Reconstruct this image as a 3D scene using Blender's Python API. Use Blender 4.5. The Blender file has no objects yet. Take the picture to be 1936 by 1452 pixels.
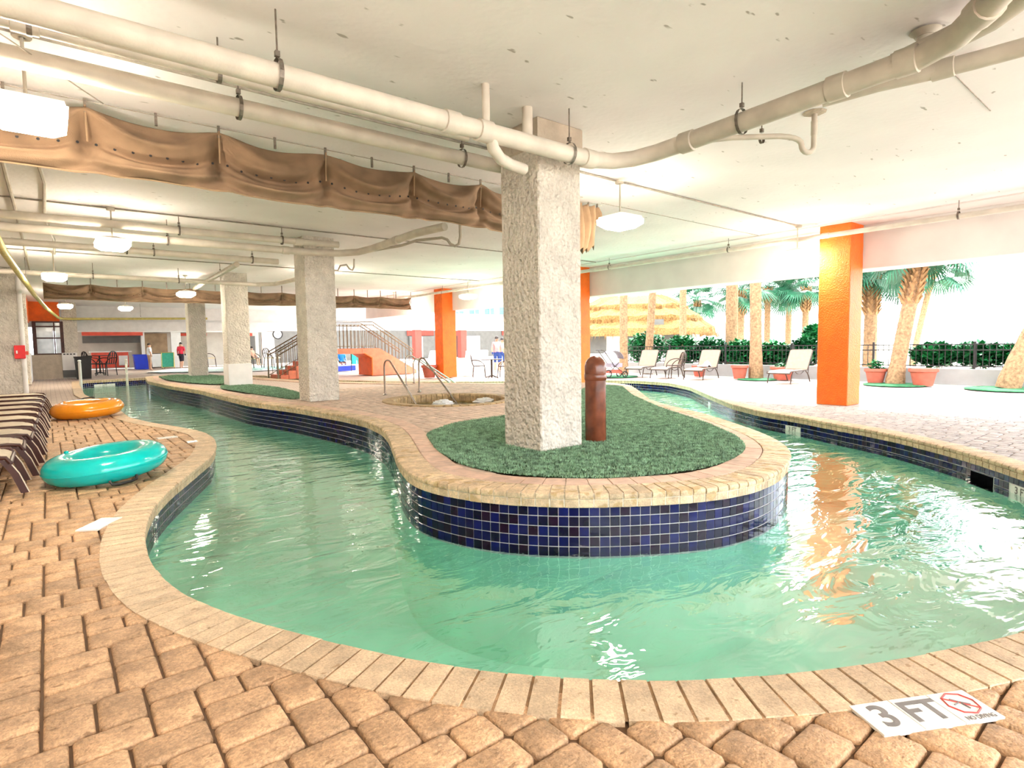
import bpy, bmesh, math, random
import numpy as np
from mathutils import Vector, Matrix
from mathutils.geometry import tessellate_polygon
random.seed(11); np.random.seed(11)
R = math.radians
scene = bpy.context.scene
col = scene.collection

# ------------------------------------------------------------------ camera
# world axes follow the building: X points to the open seaward side, Y along the column rows, Z up
FPX, CX, CY = 1090.0, 968.0, 726.0
PITCH = math.atan(76.0 / FPX); ROLL = 0.0155; YAW = -R(38.75)
CAM = np.array([0.0, 0.0, 1.28])
def cam_axes():
    f = np.array([0, math.cos(PITCH), -math.sin(PITCH)]); r = np.array([1.0, 0, 0]); u = np.cross(r, f)
    c, s = math.cos(ROLL), math.sin(ROLL)
    r2, u2 = c * r - s * u, s * r + c * u
    cy, sy = math.cos(YAW), math.sin(YAW)
    M = np.array([[cy, -sy, 0], [sy, cy, 0], [0, 0, 1.0]])
    return M @ r2, M @ u2, M @ f
AR, AU, AF = cam_axes()
def ray(x, y): return AF + (x - CX) / FPX * AR - (y - CY) / FPX * AU
def G(x, y, z):                      # surveyed point of the photograph on the level z
    d = ray(x, y); return CAM + d * ((z - CAM[2]) / d[2])
def onY(x, y, Y):
    d = ray(x, y); return CAM + d * (Y / d[1])
def onX(x, y, X):
    d = ray(x, y); return CAM + d * (X / d[0])
cd = bpy.data.cameras.new('camera'); co = bpy.data.objects.new('camera', cd); col.objects.link(co)
cd.sensor_width = 36.0; cd.lens = FPX / 1936.0 * 36.0; cd.clip_start = 0.05; cd.clip_end = 2000
co.matrix_world = Matrix(((AR[0], AU[0], -AF[0], 0), (AR[1], AU[1], -AF[1], 0), (AR[2], AU[2], -AF[2], CAM[2]), (0, 0, 0, 1)))
scene.camera = co

# ------------------------------------------------------------------ sky, sun, exposure
W = bpy.data.worlds.new('sky'); scene.world = W; W.use_nodes = True
bg = W.node_tree.nodes['Background']; bg.inputs[0].default_value = (0.92, 0.96, 1.0, 1); bg.inputs[1].default_value = 2.3
sd = bpy.data.lights.new('sun', 'SUN'); sd.energy = 3.0; sd.angle = R(3); sd.color = (1.0, 0.97, 0.93)
so = bpy.data.objects.new('sun', sd); col.objects.link(so)
so.rotation_euler = Vector((-0.62, -0.25, -1.0)).to_track_quat('-Z', 'Y').to_euler()
vs = scene.view_settings
vs.view_transform = 'Standard'; vs.look = 'None'; vs.gamma = 1.0; vs.use_curve_mapping = False
vs.exposure = 1.78
cy_ = scene.cycles
cy_.use_light_tree = False; cy_.use_adaptive_sampling = True; cy_.adaptive_threshold = 0.08; cy_.adaptive_min_samples = 20
cy_.max_bounces = 6; cy_.diffuse_bounces = 3; cy_.glossy_bounces = 3; cy_.transmission_bounces = 2; cy_.transparent_max_bounces = 8; cy_.sample_clamp_indirect = 8.0
cy_.caustics_reflective = False; cy_.caustics_refractive = False
LAMP_W = 32.0          # emission of the pendant lamps
LAMP_COL = (1.0, 0.88, 0.72)

# ------------------------------------------------------------------ materials
MATS = {}
def mat(name, color, rough=0.6, var=0.12, scale=6.0, bump=0.0, bscale=60.0, metallic=0.0, spec=0.4, spots=None, streak=None,
        rand=0.0, emis=None, trans=0.0, detail=2.0, dist=0.01, grain=None):
    if name in MATS: return MATS[name]
    m = bpy.data.materials.new(name); m.use_nodes = True; nt = m.node_tree; N = nt.nodes; L = nt.links
    b = N['Principled BSDF']
    b.inputs['Roughness'].default_value = rough; b.inputs['Metallic'].default_value = metallic
    b.inputs['Specular IOR Level'].default_value = spec
    geo = N.new('ShaderNodeNewGeometry')
    nz = N.new('ShaderNodeTexNoise'); nz.inputs['Scale'].default_value = scale; nz.inputs['Detail'].default_value = detail
    L.new(geo.outputs['Position'], nz.inputs['Vector'])
    rp = N.new('ShaderNodeValToRGB'); L.new(nz.outputs['Fac'], rp.inputs['Fac'])
    rp.color_ramp.elements[0].position = 0.3; rp.color_ramp.elements[1].position = 0.7
    c = color
    rp.color_ramp.elements[0].color = (c[0] * (1 - var), c[1] * (1 - var), c[2] * (1 - var), 1)
    rp.color_ramp.elements[1].color = (min(1, c[0] * (1 + var)), min(1, c[1] * (1 + var)), min(1, c[2] * (1 + var)), 1)
    out = rp.outputs['Color']
    if rand:
        oi = N.new('ShaderNodeObjectInfo'); at = N.new('ShaderNodeAttribute'); at.attribute_name = 'tint'
        ad = N.new('ShaderNodeMath'); ad.operation = 'ADD'; L.new(oi.outputs['Random'], ad.inputs[0]); L.new(at.outputs['Fac'], ad.inputs[1])
        fr = N.new('ShaderNodeMath'); fr.operation = 'FRACT'; L.new(ad.outputs[0], fr.inputs[0])
        mr = N.new('ShaderNodeMapRange'); mr.inputs['To Min'].default_value = 1 - rand; mr.inputs['To Max'].default_value = 1 + rand
        L.new(fr.outputs[0], mr.inputs['Value'])
        mx = N.new('ShaderNodeMix'); mx.data_type = 'RGBA'; mx.blend_type = 'MULTIPLY'; mx.inputs['Factor'].default_value = 1
        L.new(out, mx.inputs[6]); L.new(mr.outputs['Result'], mx.inputs[7]); out = mx.outputs[2]
    if grain:        # fine mineral grain
        n4 = N.new('ShaderNodeTexNoise'); n4.inputs['Scale'].default_value = grain[0]; n4.inputs['Detail'].default_value = 2.0; n4.inputs['Roughness'].default_value = 0.8
        L.new(geo.outputs['Position'], n4.inputs['Vector'])
        m4 = N.new('ShaderNodeMapRange'); m4.inputs['From Min'].default_value = 0.3; m4.inputs['From Max'].default_value = 0.7; m4.inputs['To Min'].default_value = 1 - grain[1]; m4.inputs['To Max'].default_value = 1 + grain[1]; L.new(n4.outputs['Fac'], m4.inputs['Value'])
        mx = N.new('ShaderNodeMix'); mx.data_type = 'RGBA'; mx.blend_type = 'MULTIPLY'; mx.inputs['Factor'].default_value = 1
        L.new(out, mx.inputs[6]); L.new(m4.outputs['Result'], mx.inputs[7]); out = mx.outputs[2]
    if spots:        # (colour, scale, threshold, strength, stretch)
        sc, ss, th, st, sx = spots
        mp = N.new('ShaderNodeMapping'); mp.inputs['Scale'].default_value = sx; L.new(geo.outputs['Position'], mp.inputs['Vector'])
        n2 = N.new('ShaderNodeTexNoise'); n2.inputs['Scale'].default_value = ss; n2.inputs['Detail'].default_value = 2; L.new(mp.outputs['Vector'], n2.inputs['Vector'])
        r2 = N.new('ShaderNodeValToRGB'); r2.color_ramp.elements[0].position = th; r2.color_ramp.elements[1].position = min(1, th + 0.05)
        r2.color_ramp.elements[0].color = (0, 0, 0, 1); r2.color_ramp.elements[1].color = (st, st, st, 1)
        L.new(n2.outputs['Fac'], r2.inputs['Fac'])
        mx = N.new('ShaderNodeMix'); mx.data_type = 'RGBA'; L.new(r2.outputs['Color'], mx.inputs[0])
        L.new(out, mx.inputs[6]); mx.inputs[7].default_value = (*sc, 1); out = mx.outputs[2]
    L.new(out, b.inputs['Base Color'])
    if bump:
        n3 = N.new('ShaderNodeTexNoise'); n3.inputs['Scale'].default_value = bscale; n3.inputs['Detail'].default_value = 1.5
        L.new(geo.outputs['Position'], n3.inputs['Vector'])
        bp = N.new('ShaderNodeBump'); bp.inputs['Strength'].default_value = bump; bp.inputs['Distance'].default_value = dist
        L.new(n3.outputs['Fac'], bp.inputs['Height']); L.new(bp.outputs['Normal'], b.inputs['Normal'])
    if emis:
        b.inputs['Emission Color'].default_value = (*emis[0], 1); b.inputs['Emission Strength'].default_value = emis[1]
    if trans: b.inputs['Transmission Weight'].default_value = trans
    MATS[name] = m; return m

PAVER = mat('paver_tan', (0.50, 0.315, 0.175), 0.62, 0.25, 9, 0.7, 90, rand=0.16, spots=((0.20, 0.11, 0.05), 11, 0.67, 0.7, (1, 2.6, 1)), dist=0.008, grain=(70, 0.3))
PAVERS = mat('paver_seaward', (0.41, 0.365, 0.34), 0.75, 0.2, 9, 0.5, 90, rand=0.14, dist=0.006, grain=(70, 0.2))
PAVERI = mat('paver_pale', (0.60, 0.46, 0.36), 0.75, 0.2, 9, 0.5, 90, rand=0.12, dist=0.006)
COPE = mat('coping_cream', (0.60, 0.45, 0.29), 0.58, 0.18, 12, 0.5, 110, rand=0.12, spots=((0.30, 0.17, 0.07), 15, 0.66, 0.65, (1, 1.6, 1)), dist=0.006, grain=(80, 0.22))
COPEI = mat('coping_sand', (0.62, 0.47, 0.30), 0.6, 0.25, 14, 0.5, 110, rand=0.16, spots=((0.40, 0.25, 0.07), 9, 0.58, 0.5, (1, 1, 1)), dist=0.006, grain=(80, 0.2))
ROWI = mat('inner_row_pink', (0.66, 0.46, 0.35), 0.7, 0.15, 10, 0.3, 100, rand=0.1)
SAND = mat('joint_sand', (0.15, 0.085, 0.045), 0.95, 0.4, 18, 0.5, 80)
MORTAR = mat('mortar', (0.74, 0.66, 0.53), 0.9, 0.2, 30, 0.4, 90)
GROUT = mat('tile_grout', (0.62, 0.62, 0.60), 0.8, 0.15, 20)
TILES = [mat('tile_navy', (0.003, 0.004, 0.055), 0.10, 0.3, 8, spec=0.3), mat('tile_ink', (0.003, 0.002, 0.02), 0.10, 0.3, 8, spec=0.3),
         mat('tile_plum', (0.012, 0.002, 0.016), 0.10, 0.3, 8, spec=0.3), mat('tile_blue', (0.004, 0.006, 0.085), 0.10, 0.3, 8, spec=0.3)]
TILEW = mat('tile_white', (0.80, 0.79, 0.74), 0.25, 0.06, 14)
PLASTER = mat('pool_plaster', (0.44, 0.90, 0.69), 0.8, 0.10, 2.0)
CEIL = mat('ceiling_white', (0.90, 0.862, 0.86), 0.85, 0.05, 0.9, 0.25, 14, spots=((0.34, 0.31, 0.27), 9.0, 0.715, 0.8, (0.6, 1.5, 1)), dist=0.02)
WHITE = mat('paint_white', (0.82, 0.81, 0.79), 0.7, 0.05, 4)
BEAM = mat('beam_paint', (0.80, 0.76, 0.73), 0.75, 0.05, 2, 0.15, 30)
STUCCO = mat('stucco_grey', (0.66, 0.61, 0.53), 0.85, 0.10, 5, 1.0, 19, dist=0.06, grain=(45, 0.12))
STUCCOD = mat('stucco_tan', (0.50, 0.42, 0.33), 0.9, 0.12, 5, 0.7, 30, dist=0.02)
ORANGE = mat('orange_stucco', (0.88, 0.15, 0.012), 0.5, 0.10, 6, 0.6, 40, dist=0.02)
RED = mat('red_paint', (0.72, 0.10, 0.06), 0.6, 0.1, 4)
CORAL = mat('coral_stucco', (0.80, 0.22, 0.13), 0.75, 0.12, 6, 0.3, 40)
PIPE = mat('pipe_cream', (0.68, 0.62, 0.53), 0.5, 0.10, 5, 0.1, 60)
PIPED = mat('pipe_grey', (0.52, 0.47, 0.39), 0.55, 0.12, 6, 0.1, 60)
STEELD = mat('hanger_steel', (0.20, 0.17, 0.14), 0.5, 0.3, 30, metallic=0.6)
YEL = mat('yellow_pipe', (0.58, 0.50, 0.16), 0.5, 0.15, 8)
WIRE = mat('conduit', (0.34, 0.30, 0.25), 0.6, 0.2, 12)
CANVAS = mat('canvas_tan', (0.25, 0.16, 0.095), 0.9, 0.25, 3.5, 0.5, 160, dist=0.004)
CANVASL = mat('canvas_hem', (0.33, 0.22, 0.13), 0.9, 0.15, 6)
BLACK = mat('black', (0.012, 0.011, 0.011), 0.5, 0.2, 8)
DARK = mat('opening_shade', (0.004, 0.004, 0.005), 0.9, 0.2, 8, spec=0.0)  # matte near-black, painted shade for a skimmer recess without real depth
LAMPW = mat('lamp_housing', (0.80, 0.76, 0.68), 0.5, 0.05, 8)
GLOW = mat('lamp_diffuser', (0.9, 0.85, 0.75), 0.5, 0.0, 8, emis=(LAMP_COL, LAMP_W))
MAROON = mat('bollard_maroon', (0.17, 0.045, 0.02), 0.22, 0.35, 7, 0.12, 20, spec=0.6)
TEAL = mat('vinyl_teal', (0.0, 0.50, 0.47), 0.16, 0.08, 5, spec=0.6)
TANG = mat('vinyl_orange', (0.95, 0.33, 0.015), 0.16, 0.08, 5, spec=0.6)
BROWNM = mat('bronze_frame', (0.05, 0.013, 0.008), 0.4, 0.2, 9)
TAN = mat('sling_cream', (0.60, 0.51, 0.39), 0.8, 0.1, 12)
SLING = mat('sling_peach', (0.34, 0.23, 0.16), 0.8, 0.08, 12)
BRONZE = mat('frame_bronze', (0.045, 0.026, 0.016), 0.45, 0.15, 9)
CHROME = mat('rail_steel', (0.42, 0.36, 0.31), 0.25, 0.12, 20, metallic=0.9)
TERRA = mat('terracotta', (0.46, 0.11, 0.07), 0.7, 0.1, 8)
SOIL = mat('soil', (0.05, 0.035, 0.02), 0.95, 0.3, 30)
BARK = mat('palm_bark', (0.32, 0.19, 0.10), 0.9, 0.35, 14, 0.8, 40, dist=0.02)
BOOT = mat('palm_boot', (0.36, 0.20, 0.09), 0.85, 0.3, 10)
LEAF = mat('leaf_green', (0.012, 0.17, 0.045), 0.5, 0.45, 3)
LEAFD = mat('leaf_dark', (0.008, 0.11, 0.03), 0.5, 0.4, 3)
FROND = mat('frond_green', (0.02, 0.13, 0.06), 0.5, 0.4, 2)
TURF = mat('turf_green', (0.022, 0.09, 0.028), 0.8, 0.5, 2.2, 0.6, 120)
BLADE = mat('turf_blade', (0.24, 0.40, 0.25), 0.6, 0.55, 14)
THATCH = mat('thatch', (0.30, 0.16, 0.05), 0.9, 0.4, 12, 0.8, 50, dist=0.03)
IRON = mat('fence_iron', (0.018, 0.016, 0.016), 0.5, 0.2, 9)
BEACH = mat('beach_sand', (0.72, 0.66, 0.56), 0.95, 0.1, 0.6)
SEA = mat('sea', (0.30, 0.45, 0.50), 0.3, 0.1, 0.1)
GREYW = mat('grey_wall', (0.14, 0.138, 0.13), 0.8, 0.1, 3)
GLASS = mat('window_glass', (0.10, 0.13, 0.16), 0.06, 0.2, 2, spec=0.7)
GLASSB = mat('blue_glass', (0.05, 0.22, 0.42), 0.1, 0.4, 1.5, spec=0.7)
BLUE = mat('plastic_blue', (0.01, 0.04, 0.55), 0.4, 0.1, 5)
SKIN = mat('skin', (0.55, 0.30, 0.20), 0.6, 0.08, 9)
HAIR = mat('hair', (0.03, 0.02, 0.015), 0.6, 0.2, 30)
GREYT = mat('text_grey', (0.20, 0.185, 0.175), 0.6, 0.1, 20)
REDT = mat('text_red', (0.55, 0.07, 0.06), 0.6, 0.1, 20)
FOAM = mat('foam', (0.9, 0.9, 0.9), 0.7, 0.05, 20)
DKRED = mat('window_frame_dark', (0.06, 0.018, 0.014), 0.5, 0.2, 9)
CLOTH = lambda n, c: mat('cloth_' + n, c, 0.85, 0.1, 10)

def water_mat(name, tint, bscale, strength):
    m = bpy.data.materials.new(name); m.use_nodes = True; nt = m.node_tree; N = nt.nodes; L = nt.links
    N.remove(N['Principled BSDF']); out = N['Material Output']
    geo = N.new('ShaderNodeNewGeometry')
    mp = N.new('ShaderNodeMapping'); mp.inputs['Rotation'].default_value = (0, 0, R(38)); mp.inputs['Scale'].default_value = (1.0, 2.1, 1)
    L.new(geo.outputs['Position'], mp.inputs['Vector'])
    n1 = N.new('ShaderNodeTexNoise'); n1.inputs['Scale'].default_value = bscale; n1.inputs['Detail'].default_value = 3.0; n1.inputs['Distortion'].default_value = 0.6
    L.new(mp.outputs['Vector'], n1.inputs['Vector'])
    bp = N.new('ShaderNodeBump'); bp.inputs['Strength'].default_value = strength; bp.inputs['Distance'].default_value = 0.05
    L.new(n1.outputs['Fac'], bp.inputs['Height'])
    lw = N.new('ShaderNodeLayerWeight'); lw.inputs['Blend'].default_value = 0.5; L.new(bp.outputs['Normal'], lw.inputs['Normal'])
    pw = N.new('ShaderNodeMath'); pw.operation = 'POWER'; L.new(lw.outputs['Facing'], pw.inputs[0]); pw.inputs[1].default_value = 2.2
    fr = N.new('ShaderNodeMapRange'); fr.inputs['To Min'].default_value = 0.04; fr.inputs['To Max'].default_value = 0.95; L.new(pw.outputs[0], fr.inputs['Value'])
    tr = N.new('ShaderNodeBsdfTransparent'); tr.inputs['Color'].default_value = (*tint, 1)
    gl = N.new('ShaderNodeBsdfGlossy'); gl.inputs['Roughness'].default_value = 0.03; L.new(bp.outputs['Normal'], gl.inputs['Normal'])
    mx = N.new('ShaderNodeMixShader'); L.new(fr.outputs[0], mx.inputs[0]); L.new(tr.outputs[0], mx.inputs[1]); L.new(gl.outputs[0], mx.inputs[2])
    L.new(mx.outputs[0], out.inputs['Surface']); MATS[name] = m; return m
WATER = water_mat('water', (0.80, 0.97, 0.94), 2.2, 0.40)
WATERF = water_mat('water_foamy', (0.9, 0.95, 0.95), 9, 0.8)

def tiled_mat(name, c1, c2, cj, sx, sy):      # distant paving, where single stones are too small to tell apart
    m = bpy.data.materials.new(name); m.use_nodes = True; nt = m.node_tree; N = nt.nodes; L = nt.links; b = N['Principled BSDF']
    geo = N.new('ShaderNodeNewGeometry'); br = N.new('ShaderNodeTexBrick')
    L.new(geo.outputs['Position'], br.inputs['Vector']); br.inputs['Scale'].default_value = 1.0
    br.inputs['Brick Width'].default_value = sx; br.inputs['Row Height'].default_value = sy; br.inputs['Mortar Size'].default_value = 0.007
    br.inputs['Color1'].default_value = (*c1, 1); br.inputs['Color2'].default_value = (*c2, 1); br.inputs['Mortar'].default_value = (*cj, 1)
    L.new(br.outputs['Color'], b.inputs['Base Color']); b.inputs['Roughness'].default_value = 0.8; MATS[name] = m; return m

# ------------------------------------------------------------------ mesh helpers
WM = {}
def wm(o): return WM.get(o.name, Matrix.Identity(4)) if o else Matrix.Identity(4)
def tag(o, label=None, cat=None, group=None, kind=None):
    if label: o['label'] = label
    if cat: o['category'] = cat
    if group: o['group'] = group
    if kind: o['kind'] = kind
    return o
def T(name, label, cat, loc=(0, 0, 0), rz=0.0, group=None, kind=None):
    o = bpy.data.objects.new(name, None); col.objects.link(o); o.empty_display_size = 0.1
    o.location = Vector([float(v) for v in loc]); o.rotation_euler = (0, 0, rz)
    WM[o.name] = Matrix.Translation(o.location) @ Matrix.Rotation(rz, 4, 'Z')
    return tag(o, label, cat, group, kind)
class MB:
    def __init__(s): s.v = []; s.f = []; s.mi = []
    def add(s, vs_, fs, mi=0):
        k = len(s.v); s.v += [tuple(float(c) for c in v) for v in vs_]; s.f += [tuple(i + k for i in f) for f in fs]; s.mi += [mi] * len(fs); return s
    def box(s, c, d, rz=0.0, ch=0.0, mi=0):
        x, y, z = d[0] / 2, d[1] / 2, d[2] / 2; cs, sn = math.cos(rz), math.sin(rz)
        if ch <= 0:
            pts = [(i * x, j * y, k * z) for k in (-1, 1) for j in (-1, 1) for i in (-1, 1)]
            fs = [(0, 2, 3, 1), (4, 5, 7, 6), (0, 1, 5, 4), (2, 6, 7, 3), (0, 4, 6, 2), (1, 3, 7, 5)]
        else:
            pts = []
            for k in (-1, 1):
                for (zz, inn) in ((k * z, ch), (k * (z - ch), 0)):
                    a, b_ = x - inn, y - inn
                    for (sx, sy) in ((-1, -1), (1, -1), (1, 1), (-1, 1)): pts.append((sx * a, sy * b_, zz))
            fs = [(3, 2, 1, 0), (8, 9, 10, 11)]
            for i in range(4):
                j = (i + 1) % 4
                fs += [(0 + i, 0 + j, 4 + j, 4 + i), (4 + i, 4 + j, 12 + j, 12 + i), (12 + i, 12 + j, 8 + j, 8 + i)]
        pts = [(c[0] + p[0] * cs - p[1] * sn, c[1] + p[0] * sn + p[1] * cs, c[2] + p[2]) for p in pts]
        return s.add(pts, fs, mi)
    def tube(s, path, r, n=8, closed=False, mi=0, cap=True):
        P = [Vector([float(a) for a in p]) for p in path]; m = len(P); rs = r if isinstance(r, (list, tuple)) else [r] * m
        up = None; rings = []
        for i in range(m):
            if closed: t = P[(i + 1) % m] - P[i - 1]
            else: t = P[min(i + 1, m - 1)] - P[max(i - 1, 0)]
            t.normalize()
            if up is None: up = Vector((0, 0, 1)) if abs(t.z) < 0.9 else Vector((1, 0, 0))
            a = t.cross(up); a.normalize(); up = a.cross(t); up.normalize()
            rings.append([P[i] + (a * math.cos(2 * math.pi * k / n) + up * math.sin(2 * math.pi * k / n)) * rs[i] for k in range(n)])
        vs_ = [v for rg in rings for v in rg]; fs = []
        for i in range(m if closed else m - 1):
            j = (i + 1) % m
            for k in range(n):
                l = (k + 1) % n; fs.append((i * n + k, i * n + l, j * n + l, j * n + k))
        if cap and not closed: fs += [tuple(range(n))[::-1], tuple((m - 1) * n + k for k in range(n))]
        return s.add(vs_, fs, mi)
    def lathe(s, prof, c=(0, 0, 0), n=20, mi=0):
        vs_ = [(c[0] + r * math.cos(2 * math.pi * k / n), c[1] + r * math.sin(2 * math.pi * k / n), c[2] + z) for (r, z) in prof for k in range(n)]; fs = []
        for i in range(len(prof) - 1):
            for k in range(n):
                l = (k + 1) % n; fs.append((i * n + k, i * n + l, (i + 1) * n + l, (i + 1) * n + k))
        if prof[0][0] > 1e-5: fs.append(tuple(range(n))[::-1])
        if prof[-1][0] > 1e-5: fs.append(tuple((len(prof) - 1) * n + k for k in range(n)))
        return s.add(vs_, fs, mi)
    def prism(s, poly, z0, z1, mi=0):
        n = len(poly); s.add([(p[0], p[1], z0) for p in poly] + [(p[0], p[1], z1) for p in poly],
            [tuple(range(n))[::-1], tuple(range(n, 2 * n))] + [(i, (i + 1) % n, n + (i + 1) % n, n + i) for i in range(n)], mi); return s
    def build(s, name, m, parent=None, smooth=False, local=False, angle=40):
        me = bpy.data.meshes.new(name); V = s.v
        if parent is not None and not local:
            inv = wm(parent).inverted(); V = [tuple(inv @ Vector(v)) for v in s.v]
        me.from_pydata(V, [], s.f)
        for mm in (m if isinstance(m, (list, tuple)) else [m]): me.materials.append(mm)
        if isinstance(m, (list, tuple)): me.polygons.foreach_set('material_index', s.mi)
        bmm = bmesh.new(); bmm.from_mesh(me); bmesh.ops.recalc_face_normals(bmm, faces=bmm.faces); bmm.to_mesh(me); bmm.free()
        if smooth:
            me.polygons.foreach_set('use_smooth', [True] * len(me.polygons)); me.set_sharp_from_angle(angle=R(angle))
        me.update()
        o = bpy.data.objects.new(name, me); col.objects.link(o)
        if parent is not None: o.parent = parent; WM[o.name] = wm(parent)
        return o
def flat(name, polys, z, m, parent=None, up=True):        # horizontal polygon with holes
    vecs = [[Vector((p[0], p[1], 0)) for p in pl] for pl in polys]
    tris = tessellate_polygon(vecs); V = [(p[0], p[1], z) for pl in polys for p in pl]
    b = MB(); F = []
    for t in tris:
        a, b_, c = (V[i] for i in t); ar = (b_[0] - a[0]) * (c[1] - a[1]) - (b_[1] - a[1]) * (c[0] - a[0])
        F.append(tuple(t) if (ar > 0) == up else tuple(t)[::-1])
    me = bpy.data.meshes.new(name); me.from_pydata(V, [], F); me.materials.append(m); me.update()
    o = bpy.data.objects.new(name, me); col.objects.link(o)
    if parent is not None: o.parent = parent; WM[o.name] = wm(parent)
    return o
def raw(name, V, F, m, parent=None, mi=None, tint=None):
    me = bpy.data.meshes.new(name); me.from_pydata(V, [], F)
    for mm in (m if isinstance(m, (list, tuple)) else [m]): me.materials.append(mm)
    if mi is not None: me.polygons.foreach_set('material_index', mi)
    if tint is not None:
        a = me.attributes.new('tint', 'FLOAT', 'POINT'); a.data.foreach_set('value', tint)
    me.update(); o = bpy.data.objects.new(name, me); col.objects.link(o)
    if parent is not None: o.parent = parent
    return o
def link(name, me, parent, M):
    o = bpy.data.objects.new(name, me); col.objects.link(o); o.parent = parent; o.matrix_basis = M; return o
def copy_tree(o, loc=None, rz=None, label=None, parent=None):
    c = o.copy(); col.objects.link(c)
    if parent is not None: c.parent = parent
    if loc is not None: c.location = Vector([float(v) for v in loc])
    if rz is not None: c.rotation_euler = (0, 0, rz)
    if label: c['label'] = label
    for ch in o.children: copy_tree(ch, parent=c)
    return c
def inside(P, poly):
    P = np.asarray(P, float); poly = np.asarray(poly, float); x, y = P[:, 0], P[:, 1]; r = np.zeros(len(P), bool)
    x1, y1 = poly[:, 0], poly[:, 1]; x2, y2 = np.roll(x1, -1), np.roll(y1, -1)
    for a, b_, c, d in zip(x1, y1, x2, y2):
        if b_ == d: continue
        k = ((b_ > y) != (d > y)) & (x < (c - a) * (y - b_) / (d - b_) + a); r ^= k
    return r
def smooth_curve(pts, closed=False, step=0.05, sig=4):
    P = np.array(pts, float)
    if closed: P = np.vstack([P, P[:1]])
    def resample(P, st):
        d = np.r_[0, np.cumsum(np.hypot(*np.diff(P, axis=0).T))]; n = max(3, int(round(d[-1] / st)))
        s = np.linspace(0, d[-1], n + 1); return np.c_[np.interp(s, d, P[:, 0]), np.interp(s, d, P[:, 1])]
    P = resample(P, step); k = np.exp(-0.5 * (np.arange(-3 * sig, 3 * sig + 1) / sig) ** 2); k /= k.sum(); h = 3 * sig
    if closed:
        Q = P[:-1]; E = np.vstack([Q[-h:], Q, Q[:h]])
    else:
        E = np.vstack([2 * P[0] - P[h:0:-1], P, 2 * P[-1] - P[-2:-h - 2:-1]])
    S = np.c_[np.convolve(E[:, 0], k, 'valid'), np.convolve(E[:, 1], k, 'valid')]
    if closed: S = np.vstack([S, S[:1]])
    S = resample(S, step)
    return S[:-1] if closed else S
class Curve:                       # arc-length frame along a bank; nrm points to the land side
    def __init__(s, P, closed, side):
        s.P = np.vstack([P, P[:1]]) if closed else P; s.closed = closed
        s.d = np.r_[0, np.cumsum(np.hypot(*np.diff(s.P, axis=0).T))]; s.L = s.d[-1]
        t = np.gradient(s.P, axis=0)
        if closed: t[0] = t[-1] = s.P[1] - s.P[-2]
        t /= np.linalg.norm(t, axis=1)[:, None]; s.n = np.c_[-t[:, 1], t[:, 0]] * side
    def at(s, a):
        a = np.clip(a, 0, s.L); n = np.array([np.interp(a, s.d, s.n[:, 0]), np.interp(a, s.d, s.n[:, 1])]); n /= np.linalg.norm(n)
        return np.array([np.interp(a, s.d, s.P[:, 0]), np.interp(a, s.d, s.P[:, 1])]), n
    def off(s, dd): return s.P + s.n * dd

# ------------------------------------------------------------------ outlines of the river, surveyed on their levels
ZI, ZW, ZC = 0.18, -0.27, 3.48         # island level, water level, ceiling; outer deck is 0
ISL_PX = [(279,720),(320,729),(380,738),(404,744),(470,759),(559.5,770),(649,785),(694,795),(724,809),(736,824),(745,848),(752,867),(767,887),(787.5,902),(827,911),(885,921.5),(947,928),(1029,932),(1133,933),(1252,928),(1320,924),(1382,917),(1439,904),(1476,887),(1492.5,867),(1497,856),(1487,842),(1470,831),(1439,816.6),(1382,797),(1326,780),(1269,767),(1230,756),(1207,737.5)]
isl = [tuple(G(x, y, ZI)[:2]) for x, y in ISL_PX] + [(11.6, 9.6), (11.9, 10.5), (11.4, 11.5), (10.2, 12.6), (9.0, 14.2), (7.6, 16.4), (6.6, 18.8), (6.2, 21.5), (5.9, 24.5), (5.2, 27.4), (4.0, 28.6), (3.0, 27.4)]
ISL = smooth_curve(isl, True, 0.05, 4)
LO_PX = [(159,745),(182,756),(229.5,777),(245,789),(284,798),(341,807),(386,816),(404.5,827),(409,841),(402,859),(364,889),(318,925),(284,961),(273,995),(269,1020),(278,1056),(307,1096),(347,1126),(430,1159),(529,1187),(640,1215),(692,1228),(841,1257),(990,1276),(1105,1282),(1200,1287),(1352,1284),(1481,1273.6),(1580,1263),(1721,1241),(1842.6,1216.5),(1936,1192)]
RO_PX = [(1303,730.5),(1340,746),(1382,763),(1439,777),(1513,788),(1575.5,800),(1638,810.5),(1701,823),(1764,838),(1827,854),(1889,873),(1936,888)]
lo = [(0.95, 30.2), (0.85, 26)] + [tuple(G(x, y, 0)[:2]) for x, y in LO_PX]
ro = [tuple(G(x, y, 0)[:2]) for x, y in RO_PX]
outer = lo + [(4.1, 0.22), (5.0, 0.12), (5.9, 0.32), (6.6, 0.68)] + ro[::-1] + [(15.1, 11.0), (15.3, 12.4), (14.2, 14.2), (12.5, 15.5), (11.1, 16.6), (9.5, 18.8), (8.6, 21.0), (8.2, 24.0), (7.6, 28.0), (6.0, 30.6), (3.6, 31.0)]
OUT = smooth_curve(outer, True, 0.05, 4)
def area(P): x, y = P[:, 0], P[:, 1]; return 0.5 * np.sum(x * np.roll(y, -1) - y * np.roll(x, -1))
CI = Curve(ISL, True, 1.0 if area(ISL) > 0 else -1.0)      # island: land is inside
CO = Curve(OUT, True, -1.0 if area(OUT) > 0 else 1.0)      # outer bank: land is outside
TUBC, TUBR = (6.28, 9.85), 1.12
tub = [(TUBC[0] + TUBR * math.cos(a) * 1.0, TUBC[1] + TUBR * 1.05 * math.sin(a)) for a in np.linspace(0, 2 * math.pi, 48, endpoint=False)]
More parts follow.
